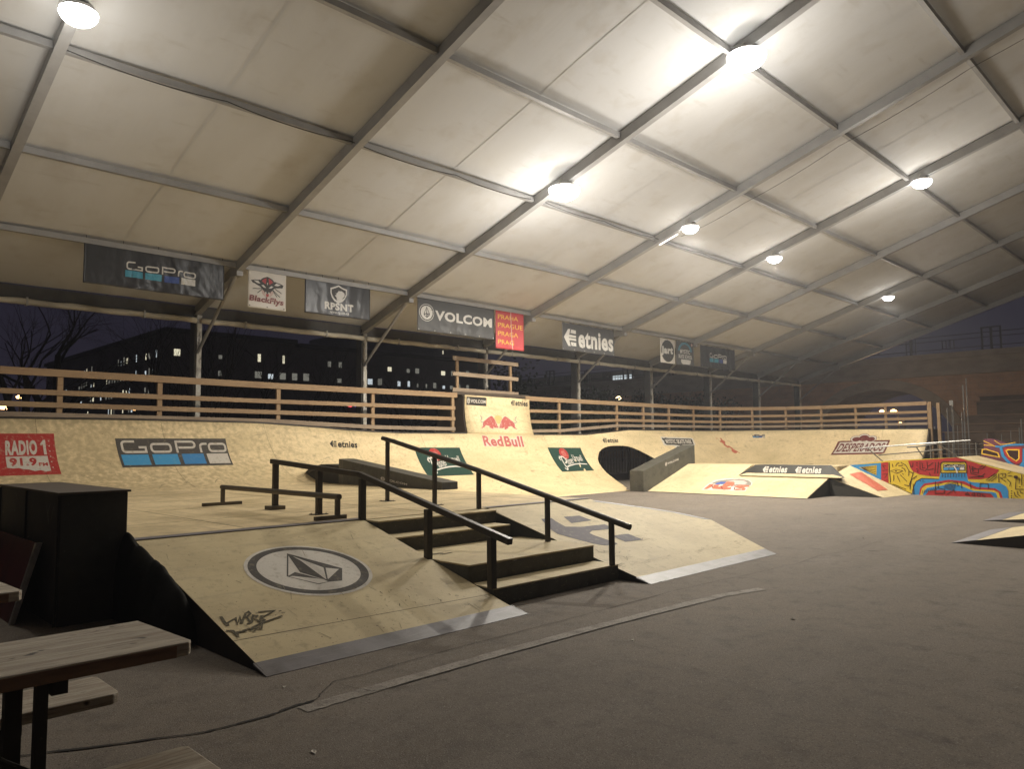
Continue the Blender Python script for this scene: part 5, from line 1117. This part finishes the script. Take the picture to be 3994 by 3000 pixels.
def l1(r, c, v):
    pr = {0: .45, 1: .62, 2: .22, 3: .42, 4: .55, 5: .35}[r]*(1.5 if 12 < c < 44 and (c//4) % 3 else .3)
    return ('d' if v < pr*.5 else 'c' if v < pr*.8 else 'w') if v < pr else None
facade(B1, (-104, 24.06, 0), (1, 0, 0), (0, -1, 0), 38, 11, 6, 46, l1, 11)
facade(B1, (-65.73, 24.3, 0), (0, 1, 0), (1, 0, 0), 37, 11, 6, 30, lambda r, c, v: {5: 'w' if v < .24 else 'd' if v < .4 else None, 4: 'c' if v < .25 else 'd' if v < .55 else None, 1: 'd' if v < .08 else None, 0: 'c' if v < .12 else None}.get(r), 5)
B2_ = thing('tower_block', 'distant dark apartment tower with a grid of small lit windows, seen between two tent posts', 'building', (-100, 75, 0))
MB().box(-112, -100, 64, 93, 0, 19).build('wall', m_far, B2_)
facade(B2_, (-100, 64.5, 0), (0, 1, 0), (1, 0, 0), 28, 19, 9, 16, lambda r, c, v: ('w' if v < .22 else 'd' if v < .42 else None) if (r+c) % 5 else None, 8, .34, .5)
B3 = thing('low_block', 'distant low building with a short row of bright windows above the far railing', 'building', (-60, 78, 0))
MB().box(-75, -52, 74, 86, 0, 10.2).build('wall', m_far, B3)
for k in range(7): MB().box(-56.5+k*.42, -56.2+k*.42, 73.95, 73.99, 9.0, 9.7).build('window', m_winc, B3)
for k in range(3): MB().box(-46+k*.9, -45.6+k*.9, 74, 74.05, 1.2+.6*(k % 2), 1.8+.6*(k % 2)).build('window', m_winw, B3)
# street lights
def street(pt, label, mt, r=.16, pole=True):
    x, y, z = pt; t = thing('street_lamp', label, 'street lamp', (x, y, 0), 'street lamps beyond the park')
    MB().tube([(x, y, z-r*.6), (x, y, z), (x, y, z+r*.5)], [r*.7, r, r*.3], 12).build('lamp_head', mt, t)
    if 40 < y < 52:
        li = bpy.data.lights.new('street_light', 'POINT'); li.energy = 110 if y > 49 else 60; li.color = (1, .62, .32); li.shadow_soft_size = .15
        lo = bpy.data.objects.new('street_light', li); COL.objects.link(lo); lo.parent = t; lo.location = (0, .5, z+.2)
    if pole: MB().tube([(x+.25, y, 0), (x+.25, y, z+.15), (x, y, z+.2)], .05, 6).build('pole', m_black, t)
for p, l, mt, r in (((-58.9, 11.28, 4.31), 'orange street lamp at the left edge, the lowest and brightest of its pair', m_org, .34), ((-58.8, 12.05, 4.97), 'small orange street lamp just above the leftmost one', m_org, .20),
                    ((-56.98, 18.78, 4.27), 'small orange street lamp below the lit block windows', m_org, .20), ((-36.07, 47.95, 5.04), 'round warm street lamp shining among leaves above the far railing', m_orgw, .26),
                    ((-17.06, 50, 3.35), 'left one of two orange lamps shining through the bridge arch', m_org, .16), ((-16.37, 50, 3.33), 'right one of two orange lamps shining through the bridge arch', m_org, .20), ((-16.0, 50, 2.54), 'lowest orange lamp in the bridge arch, right of the pair', m_org, .15)): street(p, l, mt, r)
t = thing('traffic_lights', 'tiny red and violet lights far behind the left railing', 'light', (-60, 41, 0))
MB().box(-60, -59.8, 38.4, 38.65, 5.05, 5.25).build('red_light', m_red_l, t); MB().box(-60, -59.8, 39.1, 39.4, 5.1, 5.28).build('violet_light', m_blu_l, t); MB().box(-60.1, -60.02, 38.3, 39.5, 0, 5.3).build('panel', m_black, t)
# ------------------------------------------------------------------ trees
def tree(label, x, y, H, r0, seed, depth=5, lean=0, spread=.6, leaf=None, nleaf=0):
    rr = random.Random(seed); t = thing('tree', label, 'tree', (x, y, 0), 'trees behind the wall')
    tr = MB(); cr = MB(); tips = []
    def grow(p, d, L, r, k, mb):
        n = 4; pts = [p]; rs = [r]
        for i in range(n):
            d = (d+Vector((rr.uniform(-1, 1), rr.uniform(-1, 1), rr.uniform(-.3, .6)))*.13).normalized(); p = p+d*L/n; pts.append(p); rs.append(r*(1-.4*(i+1)/n))
        mb.tube(pts, rs, 6 if k < 2 else 3, False)
        if k >= depth: tips.append(p); return
        for i in range(3 if k < 3 else 2+(rr.random() < .5)):
            ang = rr.uniform(0, 2*PI); q = d.orthogonal().normalized(); q.rotate(Matrix.Rotation(ang, 3, d)); nd = (d+q*spread*rr.uniform(.6, 1.4)+Vector((0, 0, .12))).normalized()
            b = pts[rr.choice((2, 3, 4, 4))]; grow(b, nd, L*rr.uniform(.6, .85), rs[-1]*rr.uniform(.6, .85), k+1, cr)
    grow(Vector((x, y, 0)), Vector((lean, 0, 1)).normalized(), H*.2, r0, 0, tr)
    tr.build('trunk', m_trunk, t); cr.build('crown', m_trunk, t)
    if leaf:
        lf = MB()
        for k in range(nleaf):
            p = rr.choice(tips)+Vector((rr.gauss(0, .4), rr.gauss(0, .4), rr.gauss(0, .35))); u = Vector((rr.gauss(0, 1), rr.gauss(0, 1), rr.gauss(0, 1))).normalized()*.11; v = u.orthogonal().normalized()*.07
            lf.quad(p-u, p-v, p+u, p+v)
        lf.build('foliage', leaf, t)
tree('big bare forked tree at the left edge behind the railing', -31, 7.2, 15, .34, 1, 7, .1, .75)
tree('slim bare tree between the left edge and the first tent post', -30, 10.2, 13, .16, 2, 7, .05, .55)
tree('bare tree with two close upright stems left of the first tent post', -27, 11.2, 13, .15, 3, 7, .0, .4)
tree('second upright bare stem beside the first tent post', -28.2, 12.4, 13, .13, 13, 5, .0, .4)
tree('bare tree just right of the first tent post', -30, 15.3, 12, .16, 4, 7, .0, .6)
tree('thin bare tree midway between the first two tent posts', -33, 19.8, 11, .14, 5, 7, .0, .55)
tree('bare tree left of the second tent post', -34, 23.5, 11, .17, 7, 5, .0, .6)
tree('dark bare tree right of the second tent post', -34, 30, 9, .2, 7, 5, 0, .6)
tree('second big bare tree leaning in from the left edge', -27, 5.6, 13, .26, 21, 7, .15, .65)
tree('fine twiggy tree before the left part of the lit block', -34, 13.6, 12, .14, 22, 7, .0, .6)
tree('twiggy bare tree low behind the second railing post', -24.5, 8.6, 9, .10, 23, 7, .0, .7)
tree('straight thin tree halfway to the second tent post', -38, 21.5, 13, .15, 24, 7, .0, .45)
tree('bare tree before the plain part of the lit block', -36, 26.5, 12, .16, 25, 7, .0, .6)
tree('bare tree left of the small high railing', -33, 25.2, 10, .13, 26, 6, .0, .6)
tree('pale leaning trunk right of the red banner', -26, 26.5, 9, .16, 8, 4, -.12, .5, m_leaf2, 500)
tree('leafy tree around the warm street lamp', -28, 33, 7.5, .20, 9, 5, 0, .7, m_leaf, 2600)
tree('leafy tree behind the railing kink right of the extension', -25, 27.5, 6.0, .15, 10, 4, 0, .8, m_leaf, 900)
tree('dark leafy tree filling the gap under the eave at the far posts', -29, 42, 8, .22, 11, 5, 0, .8, m_leaf2, 3500)
tree('dark leafy tree behind the last railing posts', -31, 50, 8, .22, 12, 5, 0, .8, m_leaf2, 3500)
for k, (x, y, s_) in enumerate([(-24, 24.5, 1.0), (-23.5, 29.5, 1.3), (-24, 36, 1.4), (-25, 43, 1.5)]):
    rr = random.Random(40+k); t = thing('shrub', ['low shrub behind the railing right of the extension', 'leafy shrub behind the railing before the warm street lamp', 'dark shrub behind the far railing', 'farthest dark shrub behind the curved railing'][k], 'shrub', (x, y, 0), 'shrubs behind the wall')
    st = MB(); lf = MB()
    for i in range(14):
        an = rr.uniform(0, 2*PI); e_ = Vector((x+s_*1.3*math.cos(an)*rr.random(), y+s_*1.6*math.sin(an)*rr.random(), 2.2*s_+rr.uniform(-.4, .6))); st.tube([(x, y, 0), ((x+e_.x)/2, (y+e_.y)/2, e_.z*.6), tuple(e_)], [.03, .02, .01], 4, False)
        for q in range(60):
            p = e_+Vector((rr.gauss(0, .45), rr.gauss(0, .45), rr.gauss(0, .4))); u = Vector((rr.gauss(0, 1), rr.gauss(0, 1), rr.gauss(0, 1))).normalized()*.10; v = u.orthogonal().normalized()*.06; lf.quad(p-u, p-v, p+u, p+v)
    st.build('stem', m_trunk, t); lf.build('foliage', m_leaf if k < 2 else m_leaf2, t)
# ------------------------------------------------------------------ thin haze volume added to stand in for lens glow and lifted blacks
HZ = MB().box(-130, 60, -30, 110, -1, 24).build('haze', M('glow_haze', (1, 1, 1)))
hm = HZ.data.materials[0].node_tree; hm.nodes.remove(hm.nodes['Principled BSDF'])
pv_ = hm.nodes.new('ShaderNodeVolumePrincipled'); pv_.inputs['Color'].default_value = (.92, .94, 1, 1); pv_.inputs['Density'].default_value = .0018; pv_.inputs['Anisotropy'].default_value = .55
hm.links.new(pv_.outputs[0], hm.nodes['Material Output'].inputs['Volume'])
tag(HZ, 'thin haze volume added for the glow around the lamps', 'haze', None, 'stuff')
SC.cycles.volume_bounces = 0
